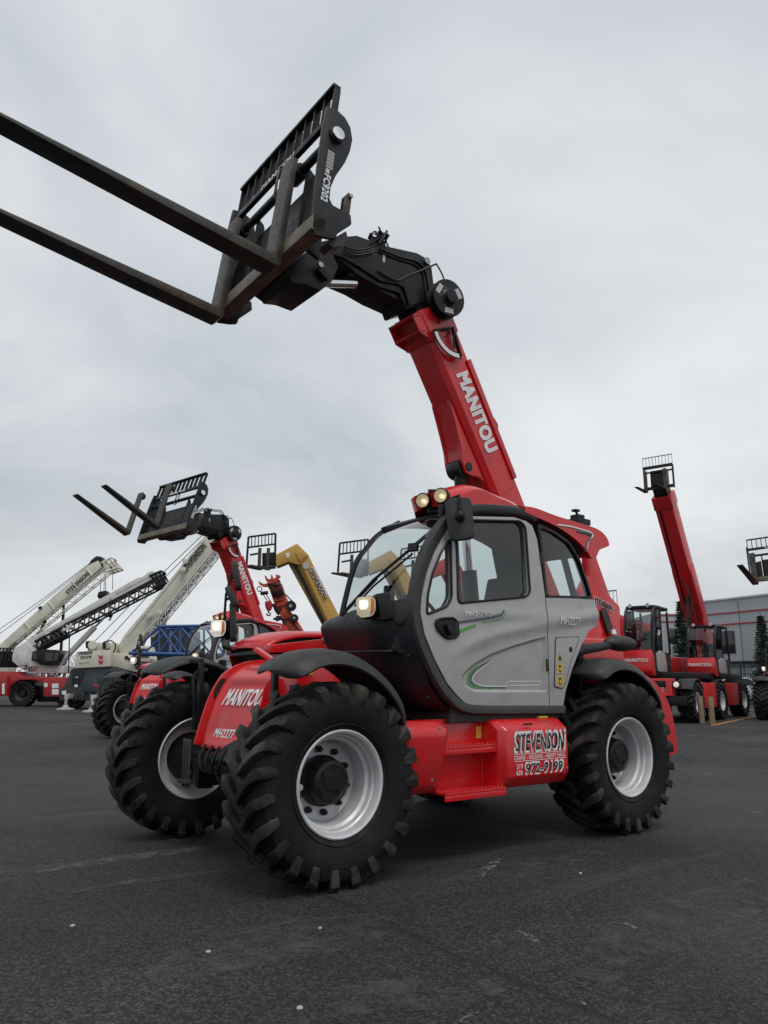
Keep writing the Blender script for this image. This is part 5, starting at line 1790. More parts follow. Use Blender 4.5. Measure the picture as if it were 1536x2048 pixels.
c2.slab('hook_block', 'black', [(194, 1192), (197, 1183), (212, 1181), (215, 1186), (214, 1193), (205, 1198), (196, 1197)], 0.95, 1.5, 0.05)
c2.rod('hoist_cable', 'black', [(180, 1126), (90, 1195), (-60, 1300)], 0.02, 1.3)
c2.rod('hoist_cable', 'black', [(178, 1130), (80, 1208), (-60, 1312)], 0.02, 1.3)
c2.rod('lift_cylinder', 'black', [(128, 1208), (122, 1300), (118, 1352)], 0.10, 1.4, None, 8)
c2.rod('lift_cylinder', 'black', [(92, 1240), (60, 1300), (-20, 1350)], 0.10, 1.4, None, 8)
c2.slab('boom_clamp', 'black', [(76, 1214), (82, 1212), (83, 1217), (76, 1218)], 0.8, 1.2, 0.01)

# ------------------------------------------------------------------ cream crane with grey engine housing
c3 = Fr('truck_crane', 200, 37, 'cream crane with dark grey engine housing and its long boom rising right', 'crane', 'mobile cranes on the left')
hs = c3.slab('engine_housing', 'crane_grey', [(144, 1336), (232, 1333), (256, 1343), (300, 1358), (306, 1376), (240, 1401), (118, 1401), (118, 1381), (132, 1366), (141, 1340)], 0.3, 2.7, 0.05)
c3.slab('rear_panel', 'crane_grey', [(168, 1354), (192, 1354), (200, 1372), (200, 1384), (166, 1384)], 0.2, 0.32, 0.02)
for k in range(7):
    v_ = 1339 + k * 2.6
    c3.slab('louver', 'crane_grey', [(144, v_), (167, v_), (167, v_ + 1.3), (144, v_ + 1.3)], 0.24, 0.31, 0.0, hs)
for k in range(5):
    v_ = 1357 + k * 2.7
    c3.slab('louver', 'decal_black', [(144, v_), (161, v_), (161, v_ + 1.5), (144, v_ + 1.5)], 0.26, 0.31, 0.0, hs)
for q in ([(151, 1353), (156, 1353), (156, 1356), (151, 1356)], [(149, 1369), (155, 1369), (155, 1374), (149, 1374)], [(124, 1382), (132, 1381), (132, 1389), (124, 1389)], [(183, 1367), (188, 1366), (190, 1378), (186, 1379)]):
    c3.slab('placard', 'decal_white', q, 0.24, 0.29, 0.0, hs)
c3.slab('reflector', 'decal_red', [(186, 1366), (193, 1368), (196, 1374), (189, 1374)], 0.18, 0.24, 0.0, hs)
for k in range(5):
    u_ = 136 + k * 14
    c3.slab('skirt_rib', 'crane_grey', [(u_, 1386), (u_ + 4, 1386), (u_ + 4, 1400), (u_, 1400)], 0.2, 0.3, 0.01, hs)
for k in range(5):
    u_ = 206 + k * 9
    c3.rod('hood_rib', 'crane_grey', [(u_, 1362), (u_ + 5, 1348), (u_ + 14, 1342 + k)], 0.05, 0.28)
cwt = c3.slab('counterweight', 'cream', [(152, 1303), (222, 1300), (222, 1333), (147, 1337)], 0.2, 2.7, 0.04)
c3.label('STEVENSON', 'decal_black', (156, 1311), (184, 1308), 0.16, 0.19, 0.06, 0.2)
c3.label('972-9199', 'decal_black', (160, 1319), (182, 1317), 0.15, 0.19, 0.05, 0.2)
c3.label('CRANE - RIGGING', 'decal_black', (157, 1328), (179, 1326), 0.05, 0.19, 0.02)
for v_ in (1309, 1319):
    c3.slab('chevron', 'decal_red', [(197, v_), (201.5, v_ + 4), (206, v_), (206, v_ + 6), (201.5, v_ + 11), (197, v_ + 6)], 0.185, 0.2, 0.0)
for u_, rr in ((185, 8), (212, 7)):
    a, b = c3.p(u_, 1290, 0.6), c3.p(u_, 1290, 1.9)
    MB().cyl(a, b, rr * 37 / 1560 * 1.1, 18).build('winch_drum', 'cream', c3.o, 0.03)
c3.slab('winch_motor', 'black', [(170, 1283), (178, 1281), (180, 1295), (171, 1297)], 0.8, 1.4, 0.05)
c3.slab('winch_motor', 'black', [(204, 1284), (210, 1284), (211, 1298), (205, 1298)], 0.5, 1.2, 0.05)
c3.slab('winch_frame', 'cream', [(176, 1284), (232, 1286), (234, 1304), (174, 1303)], 1.0, 2.2, 0.06)
c3.rod('winch_hose', 'black', [(208, 1284), (222, 1281), (231, 1288), (230, 1300), (222, 1308)], 0.035, 0.5)
c3.slab('upper_frame', 'cream', [(222, 1306), (252, 1306), (282, 1322), (330, 1326), (330, 1347), (290, 1350), (240, 1336), (222, 1334)], 0.5, 2.3, 0.05)
for u_, v_, rr in ((253, 1315, 0.08), (258, 1318, 0.06), (276, 1334, 0.07)):
    q = c3.p(u_, v_, 0.5)
    MB().cyl(q, q - V((0, 0.04, 0)), rr, 12).build('frame_pin', 'black', c3.o)
cab3 = c3.slab('cab', 'cream', [(262, 1322), (262, 1300), (268, 1292), (296, 1292), (302, 1318), (298, 1324)], 0.0, 1.1, 0.05)
c3.slab('cab_window', 'dark_glass', [(275, 1297), (295, 1297), (298, 1315), (275, 1315)], -0.02, 0.0, 0.0, cab3)
c3.slab('cab_window', 'dark_glass', [(265, 1299), (273, 1297), (273, 1313), (265, 1313)], -0.02, 0.0, 0.0, cab3)
for k in range(2):
    q = c3.p(292 + k * 7, 1334, 0.42)
    MB().tube([q + V((0.12 * math.cos(a), 0, 0.15 * math.sin(a))) for a in [i * 0.5 for i in range(12)]], 0.02, 5).build('hose_loop', 'black', c3.o)
b3 = c3.slab('boom', 'cream', [(236, 1292), (248, 1270), (300, 1208), (408, 1074), (434, 1040), (450, 1060), (425, 1106), (330, 1222), (282, 1278), (268, 1310), (240, 1306)], 0.9, 1.9, 0.05)
c3.slab('boom_rib', 'cream', [(252, 1275), (258, 1270), (410, 1080), (406, 1077)], 0.86, 0.92, 0.01, b3)
c3.truss('side_jib', 'crane_white', (288, 1262), (436, 1082), (296, 1272), (443, 1094), 10, 0.45, 0.86, 0.020, 0.035)
for u_, v_ in ((300, 1232), (320, 1226), (368, 1140), (372, 1124)):
    q = c3.p(u_, v_, 0.8)
    MB().cyl(q, q - V((0, 0.2, 0)), 0.13, 12).build('jib_bracket', 'cream', c3.o, 0.02)
c3.label('STEVENSON', 'decal_black', (374, 1143), (414, 1093), 0.32, 0.84, 0.05)
c3.rod('hoist_cable', 'black', [(190, 1282), (300, 1170), (405, 1070)], 0.018, 1.3)
c3.rod('hoist_cable', 'black', [(212, 1284), (320, 1165), (410, 1074)], 0.018, 1.3)
c3.rod('lift_cylinder', 'crane_grey', [(338, 1216), (322, 1262), (300, 1330)], 0.12, 1.4, None, 10)
for u_, v_, d_ in ((131, 1416, -0.3), (184, 1423, -3.0)):
    q = c3.p(u_, v_, d_)
    MB().cyl((q.x, d_, 0.05), (q.x, d_, 0.62), 0.07, 10).lathe([(0.40, 0.0), (0.40, 0.05), (0.16, 0.10), (0.09, 0.22)], (q.x, d_, 0.004), 'z', 16).bar((q.x, d_, 0.6), (q.x, 0.6, 0.6), 0.22, 0.22).build('outrigger', 'pad_steel', c3.o, 0.01)
for u_ in (150, 225, 290):
    fwheel(c3, u_, 1396, 0.50, 0.8, 'crane_grey')
    fwheel(c3, u_, 1396, 0.50, 2.3, 'crane_grey')

# ------------------------------------------------------------------ blue lattice section and container
bt = Fr('lattice_section', 330, 31, 'blue lattice crane section stored on stands behind the telehandlers', 'lattice section')
T0, T1, T2 = (316, 1254), (360, 1247), (440, 1250)
for dy, nm in ((0.0, 'near_frame'), (1.5, 'far_frame')):
    m_ = MB()
    k_ = 0 if dy == 0 else 5

    def q_(u, v, m=0):
        return bt.p(u, v, 0) + V((0, dy, 0))
    m_.tube([q_(258, 1306), q_(450, 1310)], 0.07, 8).tube([q_(316, 1253), q_(450, 1251)], 0.06, 8)
    for a, b in (((264, 1305), (318, 1254)), ((318, 1254), (358, 1308)), ((318, 1254), (318, 1306)), ((318, 1306), (360, 1252)), ((360, 1252), (360, 1308)), ((360, 1252), (408, 1308)), ((408, 1251), (408, 1308)), ((408, 1251), (448, 1308))):
        m_.tube([q_(*a), q_(*b)], 0.045, 6)
    m_.build(nm, 'blue', bt.o)
m_ = MB()
for u_, v_ in ((318, 1254), (360, 1252), (408, 1251), (264, 1305), (318, 1306), (360, 1307), (408, 1308)):
    a = bt.p(u_, v_, 0)
    m_.tube([a, a + V((0, 1.5, 0))], 0.04, 6)
a, b, c = bt.p(318, 1254, 0), bt.p(360, 1252, 0), bt.p(408, 1251, 0)
m_.tube([a, b + V((0, 1.5, 0))], 0.035, 6).tube([b, c + V((0, 1.5, 0))], 0.035, 6)
m_.build('cross_brace', 'blue', bt.o)
for u_ in (318, 408):
    q = bt.p(u_, 1309, 0)
    bt.o
    MB().box(q.x - 0.08, q.x + 0.08, 0.1, 1.4, q.z - 0.2, q.z - 0.08).bar((q.x, 0.2, 0), (q.x, 0.2, q.z - 0.2), 0.1, 0.1).bar((q.x, 1.3, 0), (q.x, 1.3, q.z - 0.2), 0.1, 0.1).build('stand', 'crane_grey', bt.o, 0.01)
ct = Fr('storage_container', 340, 46, 'dark grey storage box raised behind the blue lattice section', 'container')
cs_ = ct.slab('container_wall', 'crane_grey', [(301, 1258), (382, 1258), (382, 1303), (301, 1303)], 0, 2.4, 0.03)
for k in range(9):
    u_ = 304 + k * 9
    ct.slab('corrugation', 'crane_grey', [(u_, 1260), (u_ + 4, 1260), (u_ + 4, 1301), (u_, 1301)], -0.04, 0.01, 0.0, cs_)
ct.slab('container_base', 'black', [(306, 1303), (378, 1303), (378, 1400), (306, 1400)], 0.2, 2.2, 0.03)
ct.rod('flag_pole', 'decal_grey', [(340, 1250), (340, 1303)], 0.06, -0.3)

# ------------------------------------------------------------------ orange knuckle crane
oc = Fr('loader_crane', 590, 23, 'orange folding loader crane standing upright with red hook block', 'crane')
ob = oc.slab('boom', 'orange', [(561, 1234), (580, 1222), (592, 1238), (604, 1258), (612, 1275), (574, 1275), (569, 1262)], 0.0, 0.42, 0.03)
oc.slab('boom_section', 'orange', [(544, 1196), (570, 1190), (577, 1206), (582, 1226), (577, 1236), (562, 1234), (552, 1214)], 0.05, 0.37, 0.03)
oc.slab('boom_tip', 'orange', [(533, 1166), (553, 1154), (563, 1168), (571, 1192), (545, 1198), (540, 1182)], 0.08, 0.34, 0.03)
oc.slab('boom_collar', 'orange', [(560, 1222), (576, 1218), (578, 1234), (572, 1240), (562, 1236)], -0.06, 0.45, 0.02)
for pts_ in ([(516, 1162), (520, 1164), (527, 1168), (537, 1166), (538, 1173), (526, 1173), (519, 1169)], [(529, 1150), (532, 1152), (536, 1158), (543, 1158), (541, 1165), (533, 1163), (530, 1156)],
             [(541, 1148), (544, 1151), (545, 1156), (551, 1157), (548, 1163), (541, 1160), (542, 1153)], [(558, 1150), (560, 1152), (556, 1156), (560, 1161), (553, 1164), (549, 1158), (553, 1151)], [(551, 1149), (556, 1149), (557, 1154), (552, 1154)]):
    oc.slab('tip_bracket', 'orange', pts_, 0.10 + rnd.uniform(-0.05, 0.1), 0.28, 0.008)
hm = MB()
for k in range(20):
    t_ = k / 19
    u_, v_ = 537 + 10 * t_, 1168 + 28 * t_
    dy = -0.02 - 0.05 * rnd.random()
    hm.tube([oc.p(u_ + rnd.uniform(-3, 2), v_ + rnd.uniform(-2, 2), dy), oc.p(u_ + 10, v_ - 3 + rnd.uniform(-3, 3), dy - 0.06), oc.p(u_ + 22, v_ - 5 + rnd.uniform(-3, 3), dy)], 0.016, 5)
hm.build('hose_bundle', 'black', oc.o)
for k in range(4):
    oc.slab('boom_plate', 'orange', [(548 + k * 6, 1200 + k * 10), (568 + k * 4, 1195 + k * 9), (569 + k * 4, 1198 + k * 9), (549 + k * 6, 1203 + k * 10)], -0.02, 0.1, 0.0)
oc.rod('hose', 'black', [(570, 1188), (578, 1196), (588, 1206)], 0.02, -0.05)
oc.rod('hose', 'black', [(560, 1215), (566, 1228), (584, 1244), (600, 1262)], 0.025, -0.04)
for u_, v_, rr in ((582, 1212, 0.15), (589, 1236, 0.11)):
    q = oc.p(u_, v_, -0.12)
    MB().lathe([(0, -0.08), (rr, -0.08), (rr, -0.05), (rr * 0.7, -0.04), (rr * 0.7, 0.04), (rr, 0.05), (rr, 0.08), (0, 0.08)], q, 'y', 24).build('hose_reel', 'black', oc.o)
    MB().cyl(q - V((0, 0.085, 0)), q - V((0, 0.10, 0)), rr * 0.35, 12).build('reel_hub', 'steel', oc.o)
q = oc.p(519, 1178, -0.02)
MB().tube([q + V((0.07 * math.cos(a), 0, 0.075 * math.sin(a))) for a in [i * 0.524 for i in range(12)]], 0.016, 6, True).build('shackle', 'black', oc.o)
MB().cyl(oc.p(521, 1187, -0.1), oc.p(536, 1185, -0.1), 0.055, 10).build('sheave_block', 'black', oc.o, 0.01)
for u_ in (526, 532):
    oc.rod('hoist_cable', 'black', [(u_, 1188), (u_ + 8, 1201)], 0.016, -0.1)
oc.slab('hook_block', 'crane_red', [(529, 1203), (541, 1200), (545, 1210), (541, 1221), (534, 1222), (530, 1213)], -0.16, -0.02, 0.03)
hk = [oc.p(u_, v_, -0.09) for u_, v_ in ((537, 1221), (537, 1225), (541, 1227), (540, 1231), (535, 1231), (533, 1227))]
MB().tube(hk, 0.022, 8).build('hook', 'black', oc.o)
oc.slab('hose_guard', 'black', [(543, 1208), (549, 1206), (560, 1224), (557, 1230), (550, 1224)], -0.02, 0.1, 0.02)
oc.rod('side_cylinder', 'black', [(552, 1240), (566, 1238), (572, 1264)], 0.05, -0.1)
oc.slab('crane_base', 'orange', [(572, 1275), (618, 1275), (622, 1345), (570, 1345)], -0.1, 0.6, 0.04)
oc.slab('truck_bed', 'black', [(520, 1345), (740, 1345), (740, 1385), (520, 1385)], -0.8, 1.4, 0.05)
for u_ in (560, 690):
    fwheel(oc, u_, 1404, 0.50, -0.7, 'crane_grey')
    fwheel(oc, u_, 1404, 0.50, 1.3, 'crane_grey')


# ------------------------------------------------------------------ plainer telehandlers further back
def far_tele(px_shift, py_shift, D, color, label, lettering=None, k=1.0):
    fr = Fr('boom_lift_truck', 640 + px_shift, D, label, 'telehandler', 'plainer telehandlers behind the row')

    def S_(u, v):
        return (560 + (u - 560) * k + px_shift, 1110 + (v - 1110) * k + py_shift)
    E1 = ((616, 1108), (684, 1242), 0.05)
    E2 = ((601, 1123), (660, 1252), 0.0)
    E3 = ((575, 1126), (650, 1262), 0.42)
    E4 = ((592, 1108), (664, 1248), 0.5)
    rows = [[fr.p(*S_(*e_[i]), e_[2]) for e_ in (E1, E2, E3, E4)] for i in (0, 1)]
    low = [q + (rows[1][i] - rows[0][i]) * 0.6 for i, q in enumerate(rows[1])]
    bo = MB().loft(rows + [low], True, False, True).build('boom', color, fr.o, 0.02)
    gr = [fr.p(*S_(588, 1127), 0.20), fr.p(*S_(655, 1262), 0.20)]
    MB().bar(gr[0] - V((0, 0.02, 0)), gr[1] - V((0, 0.02, 0)), 0.10, 0.06, (0, 1, 0)).build('hose_channel', 'black', bo)
    kq = fr.poly([S_(*p_) for p_ in ((551, 1110), (594, 1087), (603, 1096), (610, 1103), (617, 1110), (600, 1131), (577, 1124), (552, 1134))], 0)
    MB().prism(kq, -0.02, 0.45).build('boom_head', color, fr.o, 0.03)
    MB().prism(fr.poly([S_(*p_) for p_ in ((590, 1104), (604, 1098), (611, 1112), (600, 1124))], -0.03), -0.05, -0.02).build('head_plate', color, fr.o, 0.01)
    if lettering:
        pa, pb = fr.p(*S_(616, 1140), -0.005), fr.p(*S_(647, 1199), -0.005)
        r_ = pb - pa
        for mt, w_, b_, dy in (('decal_white', 0.22, 0.07, -0.03), ('decal_black', 0.17, 0.03, -0.036)):
            text(lettering, mt, fr.o, pa + V((0, dy, 0)), r_, V((-r_.z, 0, r_.x)), r_.length, w_, b_)
        MB().cyl(fr.p(*S_(612, 1131), -0.035), fr.p(*S_(612, 1131), -0.03), 0.11, 16).build('round_decal', 'decal_grey', fr.o)
        MB().prism(fr.poly([S_(*p_) for p_ in ((571, 1107), (577, 1104), (580, 1112), (574, 1116))], -0.03), -0.03, -0.021).build('head_label', 'decal_white', fr.o)
    # fork carriage, seen from its front
    XA, XB, YT, YM, YB = 497, 551, 1067, 1091, 1136
    cr = MB()
    for a, b in (((XA, 1074), (XB, YT)), ((XA - 1, 1095), (XB, 1088)), ((XA - 3, 1132), (XB - 1, 1134)), ((XA + 3, 1110), (521, 1106))):
        cr.tube([fr.p(*S_(*a), 0.0), fr.p(*S_(*b), 0.0)], 0.035 * k, 6)
    for a, b in (((XA, 1074), (XA - 4, 1132)), ((XB, YT), (XB - 1, 1134))):
        cr.bar(fr.p(*S_(*a), 0.0), fr.p(*S_(*b), 0.0), 0.07 * k, 0.05, (0, 1, 0))
    cr.build('carriage_frame', 'black', fr.o, 0.004)
    for i in range(1, 8):
        t_ = i / 8
        u_ = XA + (XB - XA) * t_
        v_ = 1074 + (YT - 1074) * t_
        MB().tube([fr.p(*S_(u_, v_), 0), fr.p(*S_(u_ - 0.8, v_ + 21), 0)], 0.018 * k, 5).build('backrest_bar', 'black', fr.o)
    MB().prism(fr.poly([S_(*p_) for p_ in ((524, 1106), (548, 1104), (550, 1136), (524, 1138))], 0.05), 0.05, 0.25).build('carriage_core', 'black', fr.o, 0.02)
    for u0, d_ in ((519, 0.0), (536, -0.02)):
        m_ = MB()
        m_.bar(fr.p(*S_(u0 + 1, 1096), -0.06), fr.p(*S_(u0 - 1, 1138), -0.06), 0.11 * k, 0.06, (0, 1, 0))
        m_.bar(fr.p(*S_(u0 + 2, 1139), -0.06), fr.p(*S_(u0 - 36, 1131), -1.0), 0.12 * k, 0.06)
        m_.build('fork', 'fork_steel', fr.o, 0.006)
    # body hidden behind the front machine
    bx_ = fr.p(*S_(700, 1300), 0).x
    MB().box(bx_ - 1.8, bx_ + 1.4, -0.3, 0.8, 0.6, 1.5).build('body', color, fr.o, 0.06)
    MB().box(bx_ - 0.6, bx_ + 0.5, -1.0, -0.25, 1.0, 2.2).build('cab', 'black', fr.o, 0.08)
    for dx_ in (-1.5, 1.2):
        for dy, s_ in ((-0.9, -1), (1.2, 1)):
            wheel(fr.o, bx_ + dx_, dy, s_, 0.3, False)
    return fr


far_tele(0, 0, 26, 'yellow', 'yellow telehandler with black lettering on its boom, left of the lit headlamp', 'STEVENSON')
far_tele(186, 14, 28, 'yellow', 'yellow telehandler seen through the windscreen of the front machine', None, 1.05)
far_tele(306, 24, 30, 'far_red', 'red telehandler boom seen through the door window of the front machine', None, 1.0)


# ------------------------------------------------------------------ rotating telehandlers on the right
def rotating(loc, rz, label, cab_y, turret, boom_up, zk=1.0):
    r_ = empty('rotating_telehandler', loc, rz)
    tag(r_, label, 'telehandler', 'rotating telehandlers on the right')
    for x, s in ((1.5, 1), (-1.5, 1), (1.5, -1), (-1.5, -1)):
        wheel(r_, x, 1.02 * s, s, rnd.uniform(0, 0.3), False)
    MB().box(-2.3, 2.2, -0.75, 0.75, 0.55, 1.25).build('chassis', 'black', r_, 0.04)
    MB().box(2.0, 2.45, -1.1, 1.1, 0.55, 0.85).build('bumper', 'black', r_, 0.05)
    MB().prism([(2.0, 0.85), (2.48, 0.85), (2.42, 1.42), (2.0, 1.42)], -0.95, 0.72).build('front_box', 'far_red', r_, 0.03)
    MB().box(2.45, 2.50, -0.75, 0.52, 1.15, 1.34).build('front_grille', 'black', r_, 0.01)
    MB().box(2.44, 2.52, -0.9, 0.70, 0.86, 0.92).build('front_sill', 'far_red', r_, 0.01)
    for y in (0.30, 0.42):
        for z in (0.98, 1.04, 1.10):
            MB().box(2.475, 2.487, y - 0.045, y + 0.045, z, z + 0.03).build('front_sticker', 'decal_grey', r_)
    for s in (1, -1):
        f_ = MB()
        rows = []
        for i in range(11):
            a = R(35 + i * 11)
            rows.append([(1.5 + 0.76 * math.cos(a), s * 0.72, WR + 0.76 * math.sin(a)), (1.5 + 0.78 * math.cos(a), s * 1.0, WR + 0.78 * math.sin(a)), (1.5 + 0.76 * math.cos(a), s * 1.26, WR + 0.76 * math.sin(a)), (1.5 + 0.72 * math.cos(a), s * 1.26, WR + 0.72 * math.sin(a)), (1.5 + 0.73 * math.cos(a), s * 0.72, WR + 0.73 * math.sin(a))])
        f_.loft(rows, True, False, True).build('fender', 'plastic', r_, 0, 50)
        MB().box(-0.75, 0.70, s * 0.62, s * 1.24, 0.45, 1.28).build('stabiliser_box', 'far_red', r_, 0.03)
        MB().cyl((2.46, s * 0.86, 1.22), (2.50, s * 0.86, 1.22), 0.09, 16).build('headlamp', 'lamp_dim', r_, 0.01)
        MB().box(2.3, 2.46, s * 0.74, s * 0.98, 1.10, 1.34).build('lamp_box', 'black', r_, 0.03)
    MB().lathe([(0.75, 1.25), (0.75, 1.45)], (0, 0, 0), 'z', 24).build('slew_ring', 'black', r_)
    t = bpy.data.objects.new('turret_deck', None)
    M_ = MX.Rotation(turret, 4, 'Z') @ MX.Translation((0, 0, 1.5)) @ MX.Scale(zk, 4, (0, 0, 1)) @ MX.Translation((0, 0, -1.5))
    MB(M_).box(-1.9, 1.2, min(-1.0, cab_y), max(0.9, cab_y + 1.0), 1.42, 1.60).build('turret_deck', 'black', r_, 0.04)
    ya, yb_ = cab_y, cab_y + 1.02
    side_ = [(1.72, 1.55), (1.80, 1.95), (1.62, 2.2), (1.48, 2.9), (1.30, 3.28), (1.1, 3.36), (-0.1, 3.36), (-0.25, 3.2), (-0.3, 1.62)]
    nose = [(1.70, 1.50), (1.86, 1.62), (1.88, 1.86), (1.72, 2.18), (1.55, 2.2), (1.4, 1.5)]
    no = MB(M_).prism(nose, ya + 0.02, yb_ - 0.02).build('cab_nose', 'far_red', r_, 0.03)
    text('MANITOU', 'decal_grey', r_, M_ @ V((1.885 - 0.01, ya + 0.10, 1.865)), M_.to_3x3() @ V((0, 1, 0)), M_.to_3x3() @ V((-0.45, 0, 0.9)), 0.80, 0.13, 0.04, lift=0.02)
    MB(M_).prism([(1.5, 1.5), (1.4, 2.15), (-0.3, 2.15), (-0.3, 1.5)], ya + 0.03, yb_ - 0.03).build('cab_body', 'black', r_, 0.02)
    dr = MB(M_).prism(rounded([(1.30, 1.62), (1.30, 2.1), (0.9, 2.2), (0.4, 2.1), (0.3, 1.62)], 0.1), yb_ - 0.03, yb_ + 0.02).build('cab_door', 'silver_body', r_, 0.01)
    for y in (ya + 0.03, yb_ - 0.03):
        MB(M_).tube(smooth_path([(1.62, y, 2.15), (1.55, y, 2.6), (1.45, y, 3.0), (1.25, y, 3.3), (0.9, y, 3.38), (0.0, y, 3.36)], 3), 0.05, 8).build('cab_post', 'black', r_)
        MB(M_).bar((0.62, y, 2.1), (0.55, y, 3.34), 0.05, 0.08).build('cab_post', 'black', r_, 0.01)
        MB(M_).bar((-0.25, y, 2.1), (-0.2, y, 3.3), 0.06, 0.08).build('cab_post', 'black', r_, 0.01)
        MB(M_).prism([(1.58, 2.18), (1.42, 3.0), (1.22, 3.28), (0.66, 3.32), (0.70, 2.18)], y - 0.005, y + 0.005).build('side_glass', 'door_glass', r_)
    MB(M_).box(-0.3, 1.22, ya, yb_, 3.32, 3.42).build('cab_roof', 'black', r_, 0.04)
    ws = smooth_path([(1.60, 2.2), (1.56, 2.6), (1.47, 3.0), (1.27, 3.3)], 3)
    MB(M_).loft([[(x, ya + 0.05, z), (x + 0.03, (ya + yb_) / 2, z), (x, yb_ - 0.05, z)] for x, z in ws]).build('windscreen', 'windshield_glass', r_, 0, 60)
    MB(M_).box(0.1, 0.5, ya + 0.25, yb_ - 0.25, 1.9, 2.75).build('seat', 'seat', r_, 0.08)
    MB(M_).tube([(1.62, ya + 0.1, 2.25), (1.66, ya + 0.8, 2.5)], 0.015, 5).tube([(1.62, ya + 0.15, 2.22), (1.60, ya + 0.85, 2.62)], 0.012, 5).build('wiper_arm', 'black', r_)
    for y in (ya + 0.2, yb_ - 0.2):
        MB(M_).cyl((1.26, y, 3.42), (1.34, y, 3.41), 0.06, 12).build('roof_lamp', 'rim', r_)
    MB(M_).box(-2.1, 0.6, ya - 1.25, ya - 0.62, 1.6, 2.25).build('engine_cover', 'far_red', r_, 0.06)
    gr = MB(M_)
    by = ya - 0.32
    piv = V((-1.7, by, 2.7))
    MB(M_).prism([(-2.2, 1.6), (-1.0, 1.6), (-1.4, 2.9), (-2.0, 2.9)], by - 0.28, by + 0.28).build('boom_bracket', 'far_red', r_, 0.03)
    el_ = R(57) if boom_up else R(2)
    ln = 7.4 if boom_up else 4.2
    d = V((math.cos(el_), 0, math.sin(el_)))
    n_ = V((-math.sin(el_), 0, math.cos(el_)))

    def q_(s_, t_, y):
        return piv + d * s_ + n_ * t_ + V((0, y, 0))

    def tube_(nm, s0, s1, h_, w_, mt='far_red'):
        rows = [[q_(s_, -h_, -w_), q_(s_, -h_, w_), q_(s_, h_, w_), q_(s_, h_, -w_)] for s_ in (s0, s1)]
        return MB(M_).loft(rows, True, False, True).build(nm, mt, r_, 0.015)
    bo = tube_('boom', -0.4, ln * 0.88, 0.33, 0.34)
    tube_('boom_section', ln * 0.2, ln * 0.50, 0.29, 0.37)
    tube_('boom_collar', ln * 0.86, ln * 0.93, 0.36, 0.37)
    tube_('boom_inner_section', ln * 0.9, ln, 0.26, 0.26, 'black')
    MB(M_).bar(q_(0.6, -0.335, -0.16), q_(ln * 0.86, -0.335, -0.16), 0.07, 0.03).build('hose_channel', 'black', r_)
    if boom_up:
        MB(M_).cyl(V((0.3, by, 1.6)), q_(ln * 0.34, -0.36, 0), 0.08, 12).build('lift_cylinder', 'black', r_)
        MB(M_).cyl(q_(ln * 0.20, -0.38, 0.10), q_(ln * 0.42, -0.34, 0.10), 0.035, 12).build('cylinder_rod', 'steel', r_)
    e_ = q_(ln + 0.15, 0, 0)
    cw_ = 0.58
    for nm, bx_ in (('upper_beam', (0.0, 0.06, -cw_, cw_, 0.42, 0.54)), ('lower_beam', (0.0, 0.08, -cw_, cw_, -0.42, -0.30)), ('carriage_core', (-0.25, 0.0, -0.32, 0.32, -0.35, 0.35)), ('side_plate', (-0.1, 0.05, -cw_, -cw_ + 0.04, -0.42, 0.5)), ('side_plate', (-0.1, 0.05, cw_ - 0.04, cw_, -0.42, 0.5)), ('backrest_rail', (0.0, 0.03, -cw_, cw_, 0.88, 0.91)), ('shaft', (0.0, 0.06, -cw_, cw_, 0.25, 0.31))):
        MB(M_).box(e_.x + bx_[0], e_.x + bx_[1], e_.y + bx_[2], e_.y + bx_[3], e_.z + bx_[4], e_.z + bx_[5]).build(nm, 'black', r_, 0.008)
    for k in range(10):
        y = e_.y - cw_ + 0.01 + (2 * cw_ - 0.02) * k / 9
        MB(M_).box(e_.x + 0.005, e_.x + 0.02, y - 0.007, y + 0.007, e_.z + 0.52, e_.z + 0.89).build('backrest_bar', 'black', r_)
    for y in (-0.48, 0.28):
        MB(M_).prism([(e_.x + 0.08, e_.z + 0.35), (e_.x + 0.13, e_.z + 0.35), (e_.x + 0.14, e_.z - 0.46), (e_.x + 1.2, e_.z - 0.49), (e_.x + 1.2, e_.z - 0.51), (e_.x + 0.1, e_.z - 0.53), (e_.x + 0.08, e_.z - 0.5)], e_.y + y - 0.07, e_.y + y + 0.07).build('fork', 'fork_steel', r_, 0.006)
    return r_


def place(fl, rz, lx, ly):
    c, s_ = math.cos(rz), math.sin(rz)
    return (fl[0] - c * lx + s_ * ly, fl[1] - s_ * lx - c * ly, 0)


rotating(place((-19.6, -8.95), R(15), 1.5, 1.02), R(15), 'rotating telehandler with black cab directly behind the rear wheel of the front machine', -1.10, R(0), False, 1.27)
m2 = rotating(place((-23.0, -10.05), R(13), 1.5, 1.02), R(13), 'rotating telehandler with its boom raised beside the grey building', 0.15, R(1), True)
for (u_, v_, h_, lb) in ((1404, 1418, 0.72, 'wooden plank standing left of the pair by the rotating telehandlers'), (1425, 1421, 0.66, 'wooden plank standing right of the pair by the rotating telehandlers')):
    p_ = at(u_, v_ + 29, 'z', 0)
    o = MB().prism(rounded([(-0.075, 0.0), (0.075, 0.0), (0.075, 0.85), (-0.075, 0.85)], 0.01, 1), -0.05, 0.05).build('wood_plank', 'wood', None, 0.008)
    o.location = (p_.x, p_.y, 0)
    o.rotation_euler = (0, 0, RZ)
    tag(o, lb, 'plank', 'wooden planks')
p_ = at(1483, 1412, 'z', 0)
o = MB().prism([(-0.10, 0), (0.10, 0), (0.10, 1.0), (-0.10, 1.0)], -0.08, 0.08).build('wood_post', 'wood', None, 0.01)
o.location = (p_.x, p_.y, 0)
o.rotation_euler = (0, 0, RZ)
tag(o, 'short square wooden post at the foot of the iron fence', 'post')
p_ = at(1513, 1412, 'z', 0)
